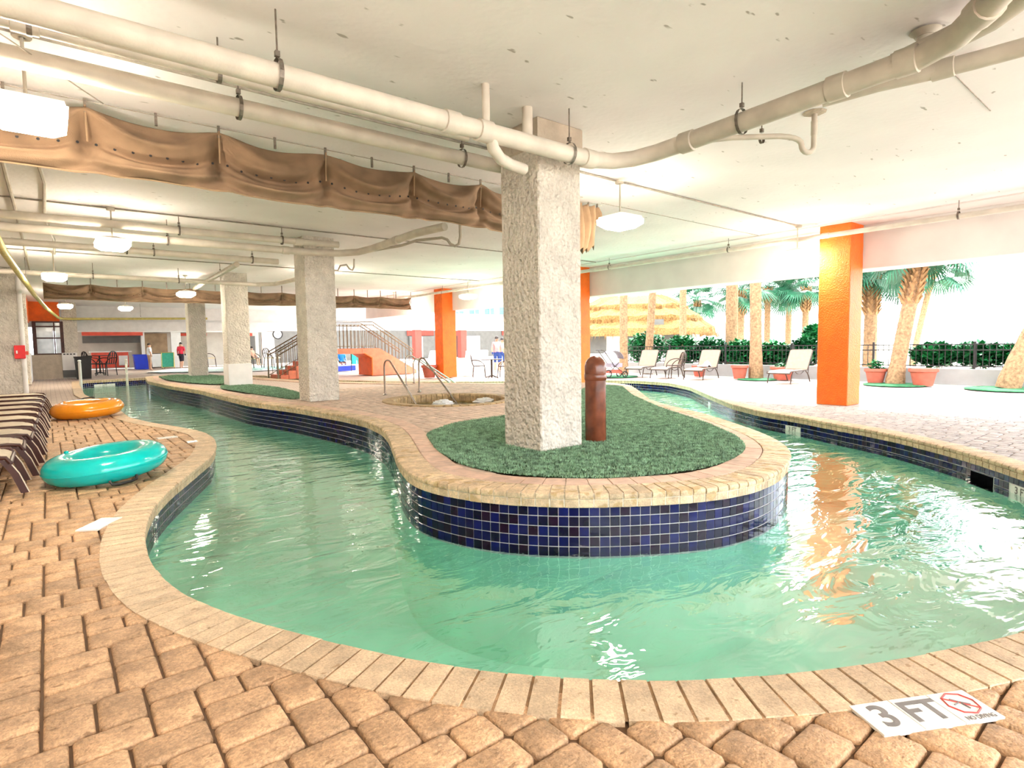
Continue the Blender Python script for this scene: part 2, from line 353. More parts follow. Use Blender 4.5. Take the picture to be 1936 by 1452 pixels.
KID = smooth_curve([(4.3, 37.2), (8.8, 33.2), (11.5, 35.5), (12.6, 39.8), (9.4, 43.0), (6.6, 42.6)], True, 0.3, 2)
def sub(P, k): return [tuple(p) for p in P[::k]]

# ------------------------------------------------------------------ setting: floors, pool, walls, ceiling
def base_mat(name, x0, x1, y0, y1):       # joint sand between the single stones, a small-scale paving beyond them
    m = tiled_mat(name, (0.60, 0.49, 0.42), (0.54, 0.43, 0.36), (0.26, 0.19, 0.15), 0.228, 0.151); nt = m.node_tree; N = nt.nodes; L = nt.links
    b = N['Principled BSDF']; src = b.inputs['Base Color'].links[0].from_socket; geo = N.new('ShaderNodeNewGeometry'); sp = N.new('ShaderNodeSeparateXYZ'); L.new(geo.outputs['Position'], sp.inputs[0])
    v = None
    for (ax, lim, op) in (('X', x0, 'GREATER_THAN'), ('X', x1, 'LESS_THAN'), ('Y', y0, 'GREATER_THAN'), ('Y', y1, 'LESS_THAN')):
        q = N.new('ShaderNodeMath'); q.operation = op; L.new(sp.outputs[ax], q.inputs[0]); q.inputs[1].default_value = lim
        if v is None: v = q.outputs[0]
        else:
            k = N.new('ShaderNodeMath'); k.operation = 'MULTIPLY'; L.new(v, k.inputs[0]); L.new(q.outputs[0], k.inputs[1]); v = k.outputs[0]
    mx = N.new('ShaderNodeMix'); mx.data_type = 'RGBA'; L.new(v, mx.inputs[0]); L.new(src, mx.inputs[6]); mx.inputs[7].default_value = (0.15, 0.085, 0.045, 1)
    L.new(mx.outputs[2], b.inputs['Base Color']); return m
floor = flat('floor', [[(-6, -9), (18.7, -9), (18.7, 60), (-6, 60)], sub(CO.off(0.05)[:-1], 3), sub(KID, 1)], -0.028, base_mat('deck_base', -1.75, 14.9, -0.9, 16.0)); tag(floor, kind='structure')
def tiling(x0, y0, nx, ny, u, seed):
    rnd = random.Random(seed); g = np.zeros((ny + 5, nx + 5), bool); ed = np.zeros((ny + 5, nx + 5), bool); out = []
    for j in range(ny):
        i = 0
        while i < nx:
            if g[j, i]: i += 1; continue
            r = 0
            while i + r < nx and not g[j, i + r]: r += 1
            opt = [(w, h) for (w, h) in ((3, 2), (3, 2), (2, 3), (2, 3), (2, 2)) if w <= r and r - w != 1]
            good = [q for q in opt if not ed[j, i + q[0]]]; opt = good or opt
            w, h = rnd.choice(opt) if opt else (r, 1)
            g[j:j + h, i:i + w] = True; ed[j + h, i] = ed[j + h, i + w] = True; ed[j:j + h, i + w] = True; out.append((x0 + i * u, y0 + j * u, w, h)); i += w
    return out
U = 0.0755
def paver_mesh(w, h, big=True):
    a, b_ = w * U / 2 - 0.005, h * U / 2 - 0.005; c = 0.014; V = []; 
    def ring(ins, z, cc):
        x, y = a - ins, b_ - ins
        return [(-x + cc, -y, z), (x - cc, -y, z), (x, -y + cc, z), (x, y - cc, z), (x - cc, y, z), (-x + cc, y, z), (-x, y - cc, z), (-x, -y + cc, z)]
    V = ring(0.011, 0, c) + ring(0.003, -0.004, c) + ring(0, -0.012, c) + ring(0, -0.055, c)
    F = [tuple(range(8))] + [(k * 8 + (i + 1) % 8, k * 8 + i, k * 8 + 8 + i, k * 8 + 8 + (i + 1) % 8) for k in range(3) for i in range(8)]
    return V, F
PV = {k: paver_mesh(*k) for k in ((3, 2), (2, 3), (2, 2))}
PME = {}
def paver_shared(k, m):
    if (k, m.name) not in PME:
        me = bpy.data.meshes.new('paver'); me.from_pydata(PV[k][0], [], PV[k][1]); me.materials.append(m)
        me.polygons.foreach_set('use_smooth', [True] * len(me.polygons)); me.set_sharp_from_angle(angle=R(50)); PME[(k, m.name)] = me
    return PME[(k, m.name)]
def lay(parent, region, z, m, keep, near=300, seed=3):
    x0, y0, x1, y1 = region; T_ = [t for t in tiling(x0, y0, int((x1 - x0) / U), int((y1 - y0) / U), U, seed) if (t[2], t[3]) in PV]
    C = np.array([(t[0] + t[2] * U / 2, t[1] + t[3] * U / 2) for t in T_]); ok = keep(C)
    idx = np.where(ok)[0]
    d = np.array([C[i] - CAM[:2] for i in idx]); fw = d @ AF[:2] / np.linalg.norm(AF[:2]); lat = np.abs(d @ AR[:2])
    vis = (fw > 0.4) & (lat < fw * 0.95 + 0.2) & (fw * FPX > 0)
    # stones below the lower picture edge are never seen: floor is in view from about 1.6 m
    vis &= fw > 1.45
    rank = np.where(vis, np.hypot(d[:, 0], d[:, 1]), 1e3 + np.hypot(d[:, 0], d[:, 1])); order = idx[np.argsort(rank)]
    V = []; F = []; tn = []
    for n, i in enumerate(order):
        k = (T_[i][2], T_[i][3]); zz = z - 0.0015 * random.random() - 0.001
        if n < near:
            link('paver', paver_shared(k, m), parent, Matrix.Translation((C[i][0], C[i][1], zz)) @ Matrix.Rotation(random.uniform(-0.012, 0.012), 4, 'Z') @ Matrix.Rotation(random.uniform(-0.006, 0.006), 4, 'X'))
        else:
            b0 = len(V); V += [(p[0] + C[i][0], p[1] + C[i][1], p[2] + zz) for p in PV[k][0]]; F += [tuple(q + b0 for q in f) for f in PV[k][1]]; tn += [random.random()] * len(PV[k][0])
    if V:
        o = raw('paver_field', V, F, m, parent, tint=tn); o['kind'] = 'stuff'; tag(o, 'further tan tumbled paving stones')
OUTC = CO.off(0.0)[:-1]; OUTK = CO.off(0.16)[:-1]
# near, left and front deck; then the deck on the seaward bank
lay(floor, (-1.75, -0.9, 6.6, 16.0), -0.004, PAVER, lambda C: (~inside(C, OUTK)) & ((C[:, 0] < 2.0) | (C[:, 1] < 1.9)), 300, 3)
fsw = T('floor_seaward', None, None); fsw['kind'] = 'structure'
lay(fsw, (6.6, -0.9, 14.9, 11.2), -0.004, PAVERS, lambda C: (~inside(C, OUTK)) & (C[:, 1] > (C[:, 0] - 8) * -0.2 - 1), 300, 5)
# island deck
idk = T('floor_island', 'raised paved island inside the lazy river', None); idk['kind'] = 'structure'
del idk['label']
flat('sand_bed', [sub(CI.off(0.08)[:-1], 3), tub], ZI - 0.028, base_mat('island_base', -5, 30, -5, 14.55), idk)
GRASS_PX = [(812,820),(835,851),(880,878),(950,893),(1030,900),(1133,903),(1230,897),(1330,883),(1385,863),(1402,845),(1385,825),(1330,800),(1240,770),(1190,747),(1172,731)]
gmain = smooth_curve([tuple(G(x, y, ZI)[:2]) for x, y in GRASS_PX] + [(11.2, 10.0), (10.4, 9.9), (8.6, 8.7), (7.3, 7.6), (6.0, 6.95), (5.2, 6.85), (4.4, 6.75)], True, 0.08, 2)
gc_ = Curve(gmain, True, -1.0 if area(gmain) > 0 else 1.0); gmain = gc_.off(0.055)[:-1]
g2 = smooth_curve([(3.98, 18.9), (4.7, 18.6), (4.9, 16.5), (4.72, 14.2), (4.3, 12.6), (3.95, 12.25), (3.85, 13.6), (3.72, 15.4), (3.62, 17.2)], True, 0.15, 1)
g3 = smooth_curve([(3.5, 21.0), (3.25, 23.5), (3.35, 26.6), (4.1, 28.0), (5.2, 26.8), (5.5, 24.0), (5.2, 21.0), (4.6, 19.5), (3.95, 19.3)], True, 0.2, 1)
lay(idk, (2.2, 2.0, 12.2, 14.6), ZI - 0.004, PAVERI, lambda C: inside(C, CI.off(0.36)[:-1]) & ~inside(C, gmain) & (np.hypot(C[:, 0] - TUBC[0], (C[:, 1] - TUBC[1]) / 1.05) > TUBR + 0.12), 300, 6)
# pool shell
pf = flat('floor_pool', [sub(CO.off(0.1)[:-1], 3)], -1.18, PLASTER); tag(pf, kind='structure')
def shell(name, C_, ztop, d=0.02, zb=-1.2):
    P = C_.off(d)[:-1][::2]; n = len(P); V = [(p[0], p[1], ztop) for p in P] + [(p[0], p[1], -0.32) for p in P] + [(p[0], p[1], zb) for p in P]
    F = []; mi = []
    for i in range(n):
        j = (i + 1) % n; F += [(i, j, n + j, n + i), (n + i, n + j, 2 * n + j, 2 * n + i)]; mi += [0, 1]
    o = raw(name, V, F, [GROUT, PLASTER], None, mi); tag(o, kind='structure'); return o
wi = shell('wall_island', CI, ZI - 0.03); wo = shell('wall_bank', CO, -0.03)
# coping of single bricks, bullnosed to the water
def coping(name, C_, ztop, depth, w, m, d0=0.0, nose=True, near=300, rise=0.115, mortar=None):
    o = T(name, None, None); o['kind'] = 'structure'
    n = int(C_.L / w); w = C_.L / n; g = 0.0062 if nose else 0.0045
    ch_ = 0.0; prof = [(0.012, -rise), (0.0, -rise + 0.006), (0.0, -0.058), (0.006, -0.052), (-0.006, -0.046), (-0.012, -0.028), (-0.007, -0.010), (0.008, 0.0), (depth, 0.0), (depth, -rise)] if nose else [(0.0, -0.05), (0.0, -0.006), (0.006, 0.0), (depth - 0.006, 0.0), (depth, -0.006), (depth, -0.05)]
    k = len(prof); B = []
    for i in range(n):
        c, _ = C_.at((i + 0.5) * w); B.append((math.hypot(c[0], c[1]) + (50 if c @ AF[:2] < 0.3 else 0), i))
    B.sort(); V = []; F = []; tn = []
    for q, (dist, i) in enumerate(B):
        if dist > 36: continue
        (p0, n0), (p1, n1) = C_.at(i * w + g), C_.at((i + 1) * w - g); jz = random.uniform(-0.0015, 0.0015); jd = random.uniform(-0.002, 0.002)
        vv = [(p[0] + nn[0] * (d0 + d + jd), p[1] + nn[1] * (d0 + d + jd), ztop + z + jz) for (p, nn) in ((p0, n0), (p1, n1)) for (d, z) in prof]
        ff = [tuple(range(k))[::-1], tuple(range(k, 2 * k))] + [(a, (a + 1) % k, k + (a + 1) % k, k + a) for a in range(k)]
        if q < near: 
            b = MB(); b.add(vv, ff); b.build('brick', m, o, smooth=True, angle=35)
        else: 
            b0 = len(V); V += vv; F += [tuple(a + b0 for a in f)[::-1] for f in ff]; tn += [random.random()] * len(vv)
    if V: r = raw('brick_course', V, F, m, o, tint=tn); r['kind'] = 'stuff'
    P = C_.P[:-1][::2]; Nn = C_.n[:-1][::2]; q = len(P); V = []; F = []
    rows = [(d0 + 0.004, -rise + 0.004), (d0 + 0.004, -0.007), (d0 + depth, -0.007)] if nose else [(d0, -0.009), (d0 + depth, -0.009)]
    for (d, z) in rows: V += [(p[0] + nn[0] * d, p[1] + nn[1] * d, ztop + z) for p, nn in zip(P, Nn)]
    for rr in range(len(rows) - 1):
        for i in range(q): j = (i + 1) % q; F.append((rr * q + i, rr * q + j, (rr + 1) * q + j, (rr + 1) * q + i))
    raw('mortar', V, F, mortar or MORTAR, o); return o
coping('trim_1', CO, 0.0, 0.24, 0.108, COPE, mortar=mat('joint_brown', (0.30, 0.19, 0.10), 0.95, 0.3, 20))
coping('trim_2', CI, ZI, 0.24, 0.108, COPEI)
coping('trim_3', CI, ZI, 0.22, 0.205, ROWI, d0=0.248, nose=False)
# wall tiles
TW = 0.0765
TV = MB().box((0, 0, 0), (0.070, 0.006, 0.070), ch=0.0015)
TME = []
for m in TILES:
    me = bpy.data.meshes.new('tile'); me.from_pydata(TV.v, [], TV.f); me.materials.append(m); me.update(); TME.append(me)
def tiles(parent, C_, ztop, rows, maxd, near=300, d=0.018, skip=None):
    n = int(C_.L / TW); w = C_.L / n; L_ = []
    for i in range(n):
        c, nn = C_.at((i + 0.5) * w); dist = math.hypot(*c)
        if dist > maxd or c @ nn < 0.05 * dist * 0 - 0 and False: continue
        facing = (c @ nn) > -0.02 * dist       # the water side of this tile looks towards the picture's viewpoint
        for r_ in range(rows): L_.append((dist + (0 if facing else 60) + (40 if r_ > 4 else 0), i, r_, c, nn))
    L_.sort(key=lambda t: t[0]); V = []; F = []; mi = []; rnd = random.Random(4)
    for q, (dist, i, r_, c, nn) in enumerate(L_):
        z = ztop - TW * (r_ + 0.5); p = c + nn * d; ang = math.atan2(nn[0], -nn[1]) 
        if skip and skip(c, z): continue
        run = int((i * 7919 + r_ * 104729 + (i // 3) * 31) % 100); mm = 0 if run < 42 else 1 if run < 66 else 2 if run < 82 else 3
        M = Matrix.Translation((p[0], p[1], z)) @ Matrix.Rotation(math.atan2(nn[1], nn[0]) - math.pi / 2, 4, 'Z') @ Matrix.Rotation(rnd.uniform(-0.012, 0.012), 4, 'X') @ Matrix.Rotation(rnd.uniform(-0.012, 0.012), 4, 'Z')
        if q < near: link('tile', TME[mm], parent, M)
        else:
            b0 = len(V); V += [tuple(M @ Vector(v)) for v in TV.v]; F += [tuple(a + b0 for a in f) for f in TV.f]; mi += [mm] * len(TV.f)
    if V: o = raw('tile_field', V, F, TILES, parent, mi); o['kind'] = 'stuff'
MARKS = [(tuple(onX(1500, 806, G(1500, 789, 0)[0])[:2]), 0.34), (tuple(G(1920, 884, 0)[:2]), 0.33), (tuple(G(1853, 862, 0)[:2]), 0.40), (tuple(G(1339, 746, 0)[:2]), 0.2), (tuple(G(273, 1003, 0)[:2]), 0.1)]
MARKS[0] = (tuple(G(1500, 786, 0)[:2]), 0.33)
def skip(c, z): return z < -0.18 and z > -0.36 and any(math.dist(c, m[0]) < m[1] / 2 for m in MARKS)
tiles(wi, CI, ZI - 0.105, 5, 40)
tiles(wo, CO, -0.105, 3, 40, skip=skip)

# water
w = flat('pool_water', [sub(CO.off(0.02)[:-1], 3), sub(CI.off(0.02)[:-1], 3)], ZW, WATER)
tag(w, 'rippled turquoise water of the lazy river around the island', 'water', kind='stuff')

# ceiling, beam, fascia, walls
mb = MB(); mb.box(((-6 + 12.9) / 2, (-4 + 48.5) / 2, ZC + 0.2), (18.9, 52.5, 0.4)); ceil = mb.build('ceiling', CEIL); tag(ceil, kind='structure')
mb = MB(); mb.box((12.75, 9.5, (2.62 + ZC) / 2), (0.66, 35, ZC - 2.62), ch=0.012); bm_ = mb.build('trim_4', BEAM); tag(bm_, kind='structure')
mb = MB(); mb.box((12.1, 9.5, ZC - 0.012), (0.62, 35, 0.03)); o = mb.build('ceiling_strip', BEAM, bm_)
mb = MB(); mb.box((3.3, 35.8, (2.42 + ZC) / 2), (18.6, 0.4, ZC - 2.42)); o = mb.build('trim_5', WHITE); tag(o, kind='structure')
mb = MB(); mb.box((6.2, 35.55, 2.5), (12.0, 0.14, 0.5)); mb.build('lower_fascia', WHITE, o)
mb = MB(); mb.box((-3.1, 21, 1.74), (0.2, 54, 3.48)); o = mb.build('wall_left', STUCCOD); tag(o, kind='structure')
# outside ground: beach and sea
mb = MB(); mb.add([(18.7, -120, -0.06), (120, -120, -0.06), (120, 140, -0.06), (18.7, 140, -0.06)], [(0, 1, 2, 3)])
mb.add([(-120, 60, -0.06), (18.7, 60, -0.06), (18.7, 140, -0.06), (-120, 140, -0.06)], [(0, 1, 2, 3)]); mb.add([(-120, -120, -0.06), (18.7, -120, -0.06), (18.7, -9, -0.06), (-120, -9, -0.06)], [(0, 1, 2, 3)])
mb.add([(-120, -9, -0.06), (-6, -9, -0.06), (-6, 60, -0.06), (-120, 60, -0.06)], [(0, 1, 2, 3)])
o = mb.build('floor_beach', BEACH); tag(o, kind='structure')
mb = MB(); mb.add([(120, -900, -0.10), (1800, -900, -0.10), (1800, 900, -0.10), (120, 900, -0.10)], [(0, 1, 2, 3)]); o = mb.build('sea', SEA); tag(o, 'pale sea on the horizon beyond the beach', 'sea', kind='stuff')

# ------------------------------------------------------------------ columns
def column(name, label, cx, cy, z0, m, sx=0.58, sy=0.58, cap=None, group=None, top=ZC):
    o = T(name, label, 'column', (cx, cy, z0), group=group)
    mb = MB(); n = 24; V = []; F = []
    for i in range(n + 1):
        z = z0 + (top - z0) * i / n; c = 0.012
        for (dx, dy) in ((-1, -1), (1, -1), (1, 1), (-1, 1)):
            for (ex, ey) in (((c, 0), (0, c)) if dx * dy < 0 else ((0, c), (c, 0))):
                V.append((cx + dx * (sx / 2 - ex) + random.uniform(-1, 1) * 0.0025, cy + dy * (sy / 2 - ey) + random.uniform(-1, 1) * 0.0025, z))
    for i in range(n):
        for k in range(8): l = (k + 1) % 8; F.append((i * 8 + k, i * 8 + l, i * 8 + 8 + l, i * 8 + 8 + k))
    mb.add(V, F); mb.build('shaft', m, o)
    if cap:
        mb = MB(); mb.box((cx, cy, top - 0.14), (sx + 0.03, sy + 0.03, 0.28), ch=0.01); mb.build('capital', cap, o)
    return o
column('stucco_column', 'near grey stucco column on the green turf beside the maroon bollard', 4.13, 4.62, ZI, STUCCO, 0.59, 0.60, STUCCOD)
column('stucco_column', 'grey stucco column at the river bend in front of the stairs', 4.36, 11.85, ZI, STUCCO, 0.62, 0.6)
column('stucco_column', 'grey stucco column with a smooth white base band between two turf patches', 4.42, 18.65, ZI, STUCCO, 0.62, 0.6)
mb = MB(); mb.box((4.42, 18.65, ZI + 0.32), (0.65, 0.63, 0.64), ch=0.01); mb.build('base_band', WHITE, bpy.data.objects['stucco_column.002'])
column('stucco_column', 'farthest grey stucco column at the end of the turf', 4.72, 26.2, ZI, STUCCO, 0.62, 0.6)
column('orange_column', 'near bright orange column on the seaward deck', 12.12, 4.82, 0, ORANGE, 0.58, 0.57)
column('orange_column', 'orange column hidden behind the near grey column', 12.12, 12.05, 0, ORANGE, 0.58, 0.57)
column('orange_column', 'far orange column beside the steel handrails', 12.25, 19.4, 0, ORANGE, 0.62, 0.58)
pa = G(27, 506, ZC)
column('wall_pier', 'grey pier at the left edge carrying the red box', pa[0] - 0.35, pa[1] + 0.3, 0, STUCCO, 0.7, 0.6)
pb = G(60, 727, 0)
column('wall_pier', 'grey pier between the red box and the dark window', pb[0] - 0.3, pb[1] + 0.4, 0, STUCCO, 0.6, 0.8)

# bollard
c = (4.74, 4.42); o = T('bollard', 'shiny maroon domed bollard against the near grey column', 'bollard', (c[0], c[1], ZI))
mb = MB(); mb.lathe([(0.115, ZI), (0.118, ZI + 0.02), (0.115, ZI + 0.6), (0.118, ZI + 0.72), (0.121, ZI + 0.78)], (c[0], c[1], 0), 28); mb.build('post', MAROON, o, True)
mb = MB(); mb.lathe([(0.121, ZI + 0.78)] + [(0.121 * math.cos(a), ZI + 0.82 + 0.135 * math.sin(a)) for a in np.linspace(0, math.pi / 2 - 0.02, 10)] + [(0, ZI + 0.956)], (c[0], c[1], 0), 28); mb.build('dome', MAROON, o, True)
mb = MB(); mb.lathe([(0.117, ZI + 0.68), (0.124, ZI + 0.69), (0.124, ZI + 0.75), (0.117, ZI + 0.76)], (c[0], c[1], 0), 28); mb.build('collar', MAROON, o, True)

# ------------------------------------------------------------------ turf
def turf(poly, z, label, dens, hgt):
    o = flat('turf', [[tuple(p) for p in poly]], z + 0.004, TURF); tag(o, label, 'turf', kind='stuff')
    P = np.array(poly); lo_, hi = P.min(0), P.max(0); n = int(dens * (hi - lo_).prod()); Q = np.random.rand(n, 2) * (hi - lo_) + lo_
    Q = Q[inside(Q, P)]; n = len(Q); a = np.random.rand(n) * 6.283; h = hgt * (0.6 + 0.7 * np.random.rand(n)); wv = 0.0045 + 0.003 * np.random.rand(n)
    la = np.random.rand(n) * 6.283; le = np.random.rand(n) * hgt * 0.9
    V = np.empty((n, 3, 3)); V[:, 0, 0] = Q[:, 0] - np.cos(a) * wv; V[:, 0, 1] = Q[:, 1] - np.sin(a) * wv; V[:, 0, 2] = z
    V[:, 1, 0] = Q[:, 0] + np.cos(a) * wv; V[:, 1, 1] = Q[:, 1] + np.sin(a) * wv; V[:, 1, 2] = z
    V[:, 2, 0] = Q[:, 0] + np.cos(la) * le; V[:, 2, 1] = Q[:, 1] + np.sin(la) * le; V[:, 2, 2] = z + h
    me = bpy.data.meshes.new('turf_blades'); me.vertices.add(3 * n); me.vertices.foreach_set('co', V.ravel()); me.loops.add(3 * n); me.loops.foreach_set('vertex_index', np.arange(3 * n))
    me.polygons.add(n); me.polygons.foreach_set('loop_start', np.arange(n) * 3); me.materials.append(BLADE); me.update(); me.validate()
    b = bpy.data.objects.new('turf_blades', me); col.objects.link(b); b.parent = o; b['kind'] = 'stuff'
turf(gmain, ZI, 'large dark green artificial turf around the near grey column', 9000, 0.022)
turf(g2, ZI, 'narrow green turf strip between the second and third grey columns', 2500, 0.03)
turf(g3, ZI, 'far green turf patch around the farthest grey column', 1200, 0.04)

# ------------------------------------------------------------------ hot tub
o = T('hot_tub', 'round sunken hot tub with tan stone rim and bubbling water', 'hot tub', (TUBC[0], TUBC[1], ZI - 0.9))
TI = [TUBC[0], TUBC[1]]
nb = 56
for k in range(nb):
    a0, a1 = 2 * math.pi * k / nb + 0.006, 2 * math.pi * (k + 1) / nb - 0.006; b = MB(); V = []
    for a in (a0, a1):
        for (r_, z) in ((TUBR - 0.02, ZI - 0.14), (TUBR - 0.03, ZI - 0.02), (TUBR - 0.02, ZI + 0.012), (TUBR + 0.2, ZI + 0.014), (TUBR + 0.2, ZI - 0.06)):
            V.append((TI[0] + r_ * math.cos(a), TI[1] + r_ * 1.05 * math.sin(a), z))
    b.add(V, [(4, 3, 2, 1, 0), (5, 6, 7, 8, 9)] + [(i, (i + 1) % 5, 5 + (i + 1) % 5, 5 + i) for i in range(5)]); b.build('rim_stone', mat('tub_rim', (0.46, 0.32, 0.16), 0.7, 0.3, 12, 0.3, 80, rand=0.15), o)
mb = MB(); prof = [(TUBR, ZI - 0.03), (TUBR, ZI - 0.95), (0.0, ZI - 0.95)]; n = 48
V = [(TI[0] + r_ * math.cos(2 * math.pi * k / n), TI[1] + 1.05 * r_ * math.sin(2 * math.pi * k / n), z) for (r_, z) in prof for k in range(n)]
mb.add(V, [(i * n + k, i * n + (k + 1) % n, (i + 1) * n + (k + 1) % n, (i + 1) * n + k) for i in range(2) for k in range(n)]); mb.build('basin', mat('tub_stone', (0.40, 0.27, 0.10), 0.7, 0.4, 9), o)
ww = flat('tub_water', [[(TI[0] + TUBR * math.cos(a), TI[1] + 1.05 * TUBR * math.sin(a)) for a in np.linspace(0, 6.28, 40)]], ZI - 0.16, WATERF); tag(ww, 'bubbling white water inside the hot tub', 'water', kind='stuff')
def blob(name, c, r, label):
    b = MB(); rnd = random.Random(int(c[0] * 100)); prof = 8; n = 14; V = []; F = []
    for i in range(prof + 1):
        t = i / prof * math.pi / 2
        for k in range(n):
            rr = r * (1 + 0.25 * rnd.uniform(-1, 1)); V.append((c[0] + rr * math.cos(t) * math.cos(6.283 * k / n), c[1] + rr * math.cos(t) * math.sin(6.283 * k / n), c[2] + 0.4 * rr * math.sin(t)))
    for i in range(prof):
        for k in range(n): F.append((i * n + k, i * n + (k + 1) % n, i * n + n + (k + 1) % n, i * n + n + k))
    b.add(V, F); q = b.build(name, FOAM, None, True); tag(q, label, 'foam', kind='stuff')
p = G(838, 764, ZI - 0.15); blob('foam_mound', p, 0.22, 'left white foam mound in the hot tub')
p = G(917, 761, ZI - 0.15); blob('foam_mound', p, 0.24, 'right white foam mound in the hot tub')
def arc(p0, p1, p2, n=8): # quadratic
    p0, p1, p2 = map(np.array, (p0, p1, p2)); return [tuple((1 - t) ** 2 * p0 + 2 * t * (1 - t) * p1 + t * t * p2) for t in np.linspace(0, 1, n)]
def rail(label, base, top, foot, r=0.021, mid=None):
    o = T('handrail', label, 'handrail', base); base, top, foot = map(np.array, (base, top, foot))
    d = foot - base; d[2] = 0; d /= np.linalg.norm(d); up = np.array([0, 0, 1.0])
    t0 = base.copy(); t0[2] = top[2] - 0.18; crown = np.array([base[0], base[1], top[2] + 0.02]) + d * 0.02; q = np.array([base[0], base[1], top[2]]) + d * 0.22; q[2] -= 0.05
    path = [base, t0] + arc(t0, crown, q, 10)[1:]
    if mid is None: path += [tuple(q * 0.5 + foot * 0.5), tuple(foot)]
    else: path += [tuple(v) for v in mid] + [tuple(foot)]
    mb = MB(); mb.tube(path, r, 10); mb.build('tube', CHROME, o, True)
    mb = MB(); mb.lathe([(0.05, base[2]), (0.05, base[2] + 0.012), (0.026, base[2] + 0.03)], (base[0], base[1], 0), 14); mb.build('escutcheon', CHROME, o, True)
rail('left steel handrail bending down into the hot tub', G(728, 747, ZI), onY(735, 678, G(728, 747, ZI)[1]), G(790, 770, ZI - 0.2))
rail('right steel handrail bending down into the hot tub', G(793, 741, ZI), onY(800, 674, G(793, 741, ZI)[1]), G(865, 764, ZI - 0.2))
b1 = G(768, 729, ZI); rail('long steel stair rail behind the hot tub', b1, onY(772, 670, b1[1]), G(874, 728, ZI) + np.array([0.5, 1.2, -0.1]))
b2 = G(783, 725, ZI); rail('second steel stair rail behind the hot tub beside the far orange column', b2, onY(790, 676, b2[1]), G(882, 727, ZI) + np.array([0.9, 1.9, -0.1]))
# far end rails of the river
for k, (px, lab) in enumerate(((154, 'left white pole standing in the far end of the river'), (241, 'right grey pole standing in the far end of the river'))):
    py = (742, 729)[k]; p = G(px, py, ZW); o = T('pole', lab, 'pole', (p[0], p[1], ZW - 0.8))
    mb = MB(); z1 = onY(px, (682, 680)[k], p[1])[2]; mb.tube([(p[0], p[1], ZW - 0.8), (p[0], p[1], z1 - 0.1), (p[0], p[1], z1)], [0.05, 0.05, 0.04], 10); mb.build('shaft', (WHITE, STUCCO)[k], o, True)
    mb = MB(); mb.lathe([(0.055, z1 - 0.02), (0.06, z1), (0.03, z1 + 0.03)], (p[0], p[1], 0), 12); mb.build('cap', (WHITE, STUCCO)[k], o, True)

# ------------------------------------------------------------------ inflatable rings
def ring(name, label, c, Rr, r, tilt, az, m, handles):
    o = T(name, label, 'swim ring', c)
    fh = Vector((AF[0], AF[1], 0)).normalized(); rh = Vector((AR[0], AR[1], 0)).normalized()
    RM = Matrix.Rotation(tilt, 4, rh) @ Matrix.Rotation(-az, 4, fh); o.rotation_euler = RM.to_euler()
    lowest = min((RM @ Vector(((Rr + r * math.cos(t)) * math.cos(a), (Rr + r * math.cos(t)) * math.sin(a), r * 0.86 * (1 + math.sin(t))))).z for a in np.linspace(0, 6.28, 40) for t in np.linspace(3.2, 6.2, 12)); o.location.z = -lowest + c[2]
    mb = MB(); n, k = 72, 20; V = []; F = []
    for i in range(n):
        a = 2 * math.pi * i / n; pk = 0.012 * abs(math.sin(a * 15)) ** 0.5
        for j in range(k):
            t = 2 * math.pi * j / k; rr = r * (1 - (0.055 * (1 - abs(math.sin(a * 14 + 0.3)) ** 0.35)) * (0.5 + 0.5 * math.cos(t)))
            V.append(((Rr + rr * math.cos(t)) * math.cos(a), (Rr + rr * math.cos(t)) * math.sin(a), r * 0.86 * 1.0 * math.sin(t) * rr / r + r * 0.86))
    for i in range(n):
        for j in range(k): F.append((i * k + j, ((i + 1) % n) * k + j, ((i + 1) % n) * k + (j + 1) % k, i * k + (j + 1) % k))
    mb.add(V, F); mb.build('tube', m, o, True, local=True, angle=80)
    mb = MB(); mb.tube([((Rr + r * 0.985) * math.cos(a), (Rr + r * 0.985) * math.sin(a), r * 0.86) for a in np.linspace(0, 2 * math.pi, 72, endpoint=False)], 0.0055, 6, True); mb.build('seam', m, o, True, local=True)
    for (a, zf) in handles:
        ca, sa = math.cos(a), math.sin(a); rad = (Rr + r * math.cos(zf)); z = r * 0.86 + r * 0.86 * math.sin(zf); tn = (-sa, ca)
        up = (math.cos(zf) * ca, math.cos(zf) * sa, math.sin(zf)); mb = MB()
        P = [(rad * ca + tn[0] * s_ + up[0] * h, rad * sa + tn[1] * s_ + up[1] * h, z + up[2] * h) for (s_, h) in ((-0.11, 0.0), (-0.10, 0.04), (-0.05, 0.055), (0.05, 0.055), (0.10, 0.04), (0.11, 0.0))]
        mb.tube(P, 0.013, 8); mb.build('handle', BLACK, o, True, local=True)
    mb = MB(); mb.lathe([(0.02, 0), (0.02, 0.015), (0.012, 0.02)], ((Rr) * math.cos(2.5), Rr * math.sin(2.5), r * 1.70), 10); mb.build('valve', m, o, True, local=True)
    return o
dfw = math.atan2(AF[1], AF[0])
ring('swim_ring', 'teal inflatable swim ring lying on the near left deck', (*G(207, 904, 0)[:2], 0.0), 0.375, 0.15, 0.075, 0.06, TEAL, [(dfw + math.pi + 0.85, -0.8), (dfw + 0.3, -0.8)])
ring('swim_ring', 'orange inflatable swim ring lying on the left deck near the loungers', (0.55, 13.75, 0.0), 0.42, 0.165, 0.05, 0.03, TANG, [(dfw + 0.6, 0.9)])

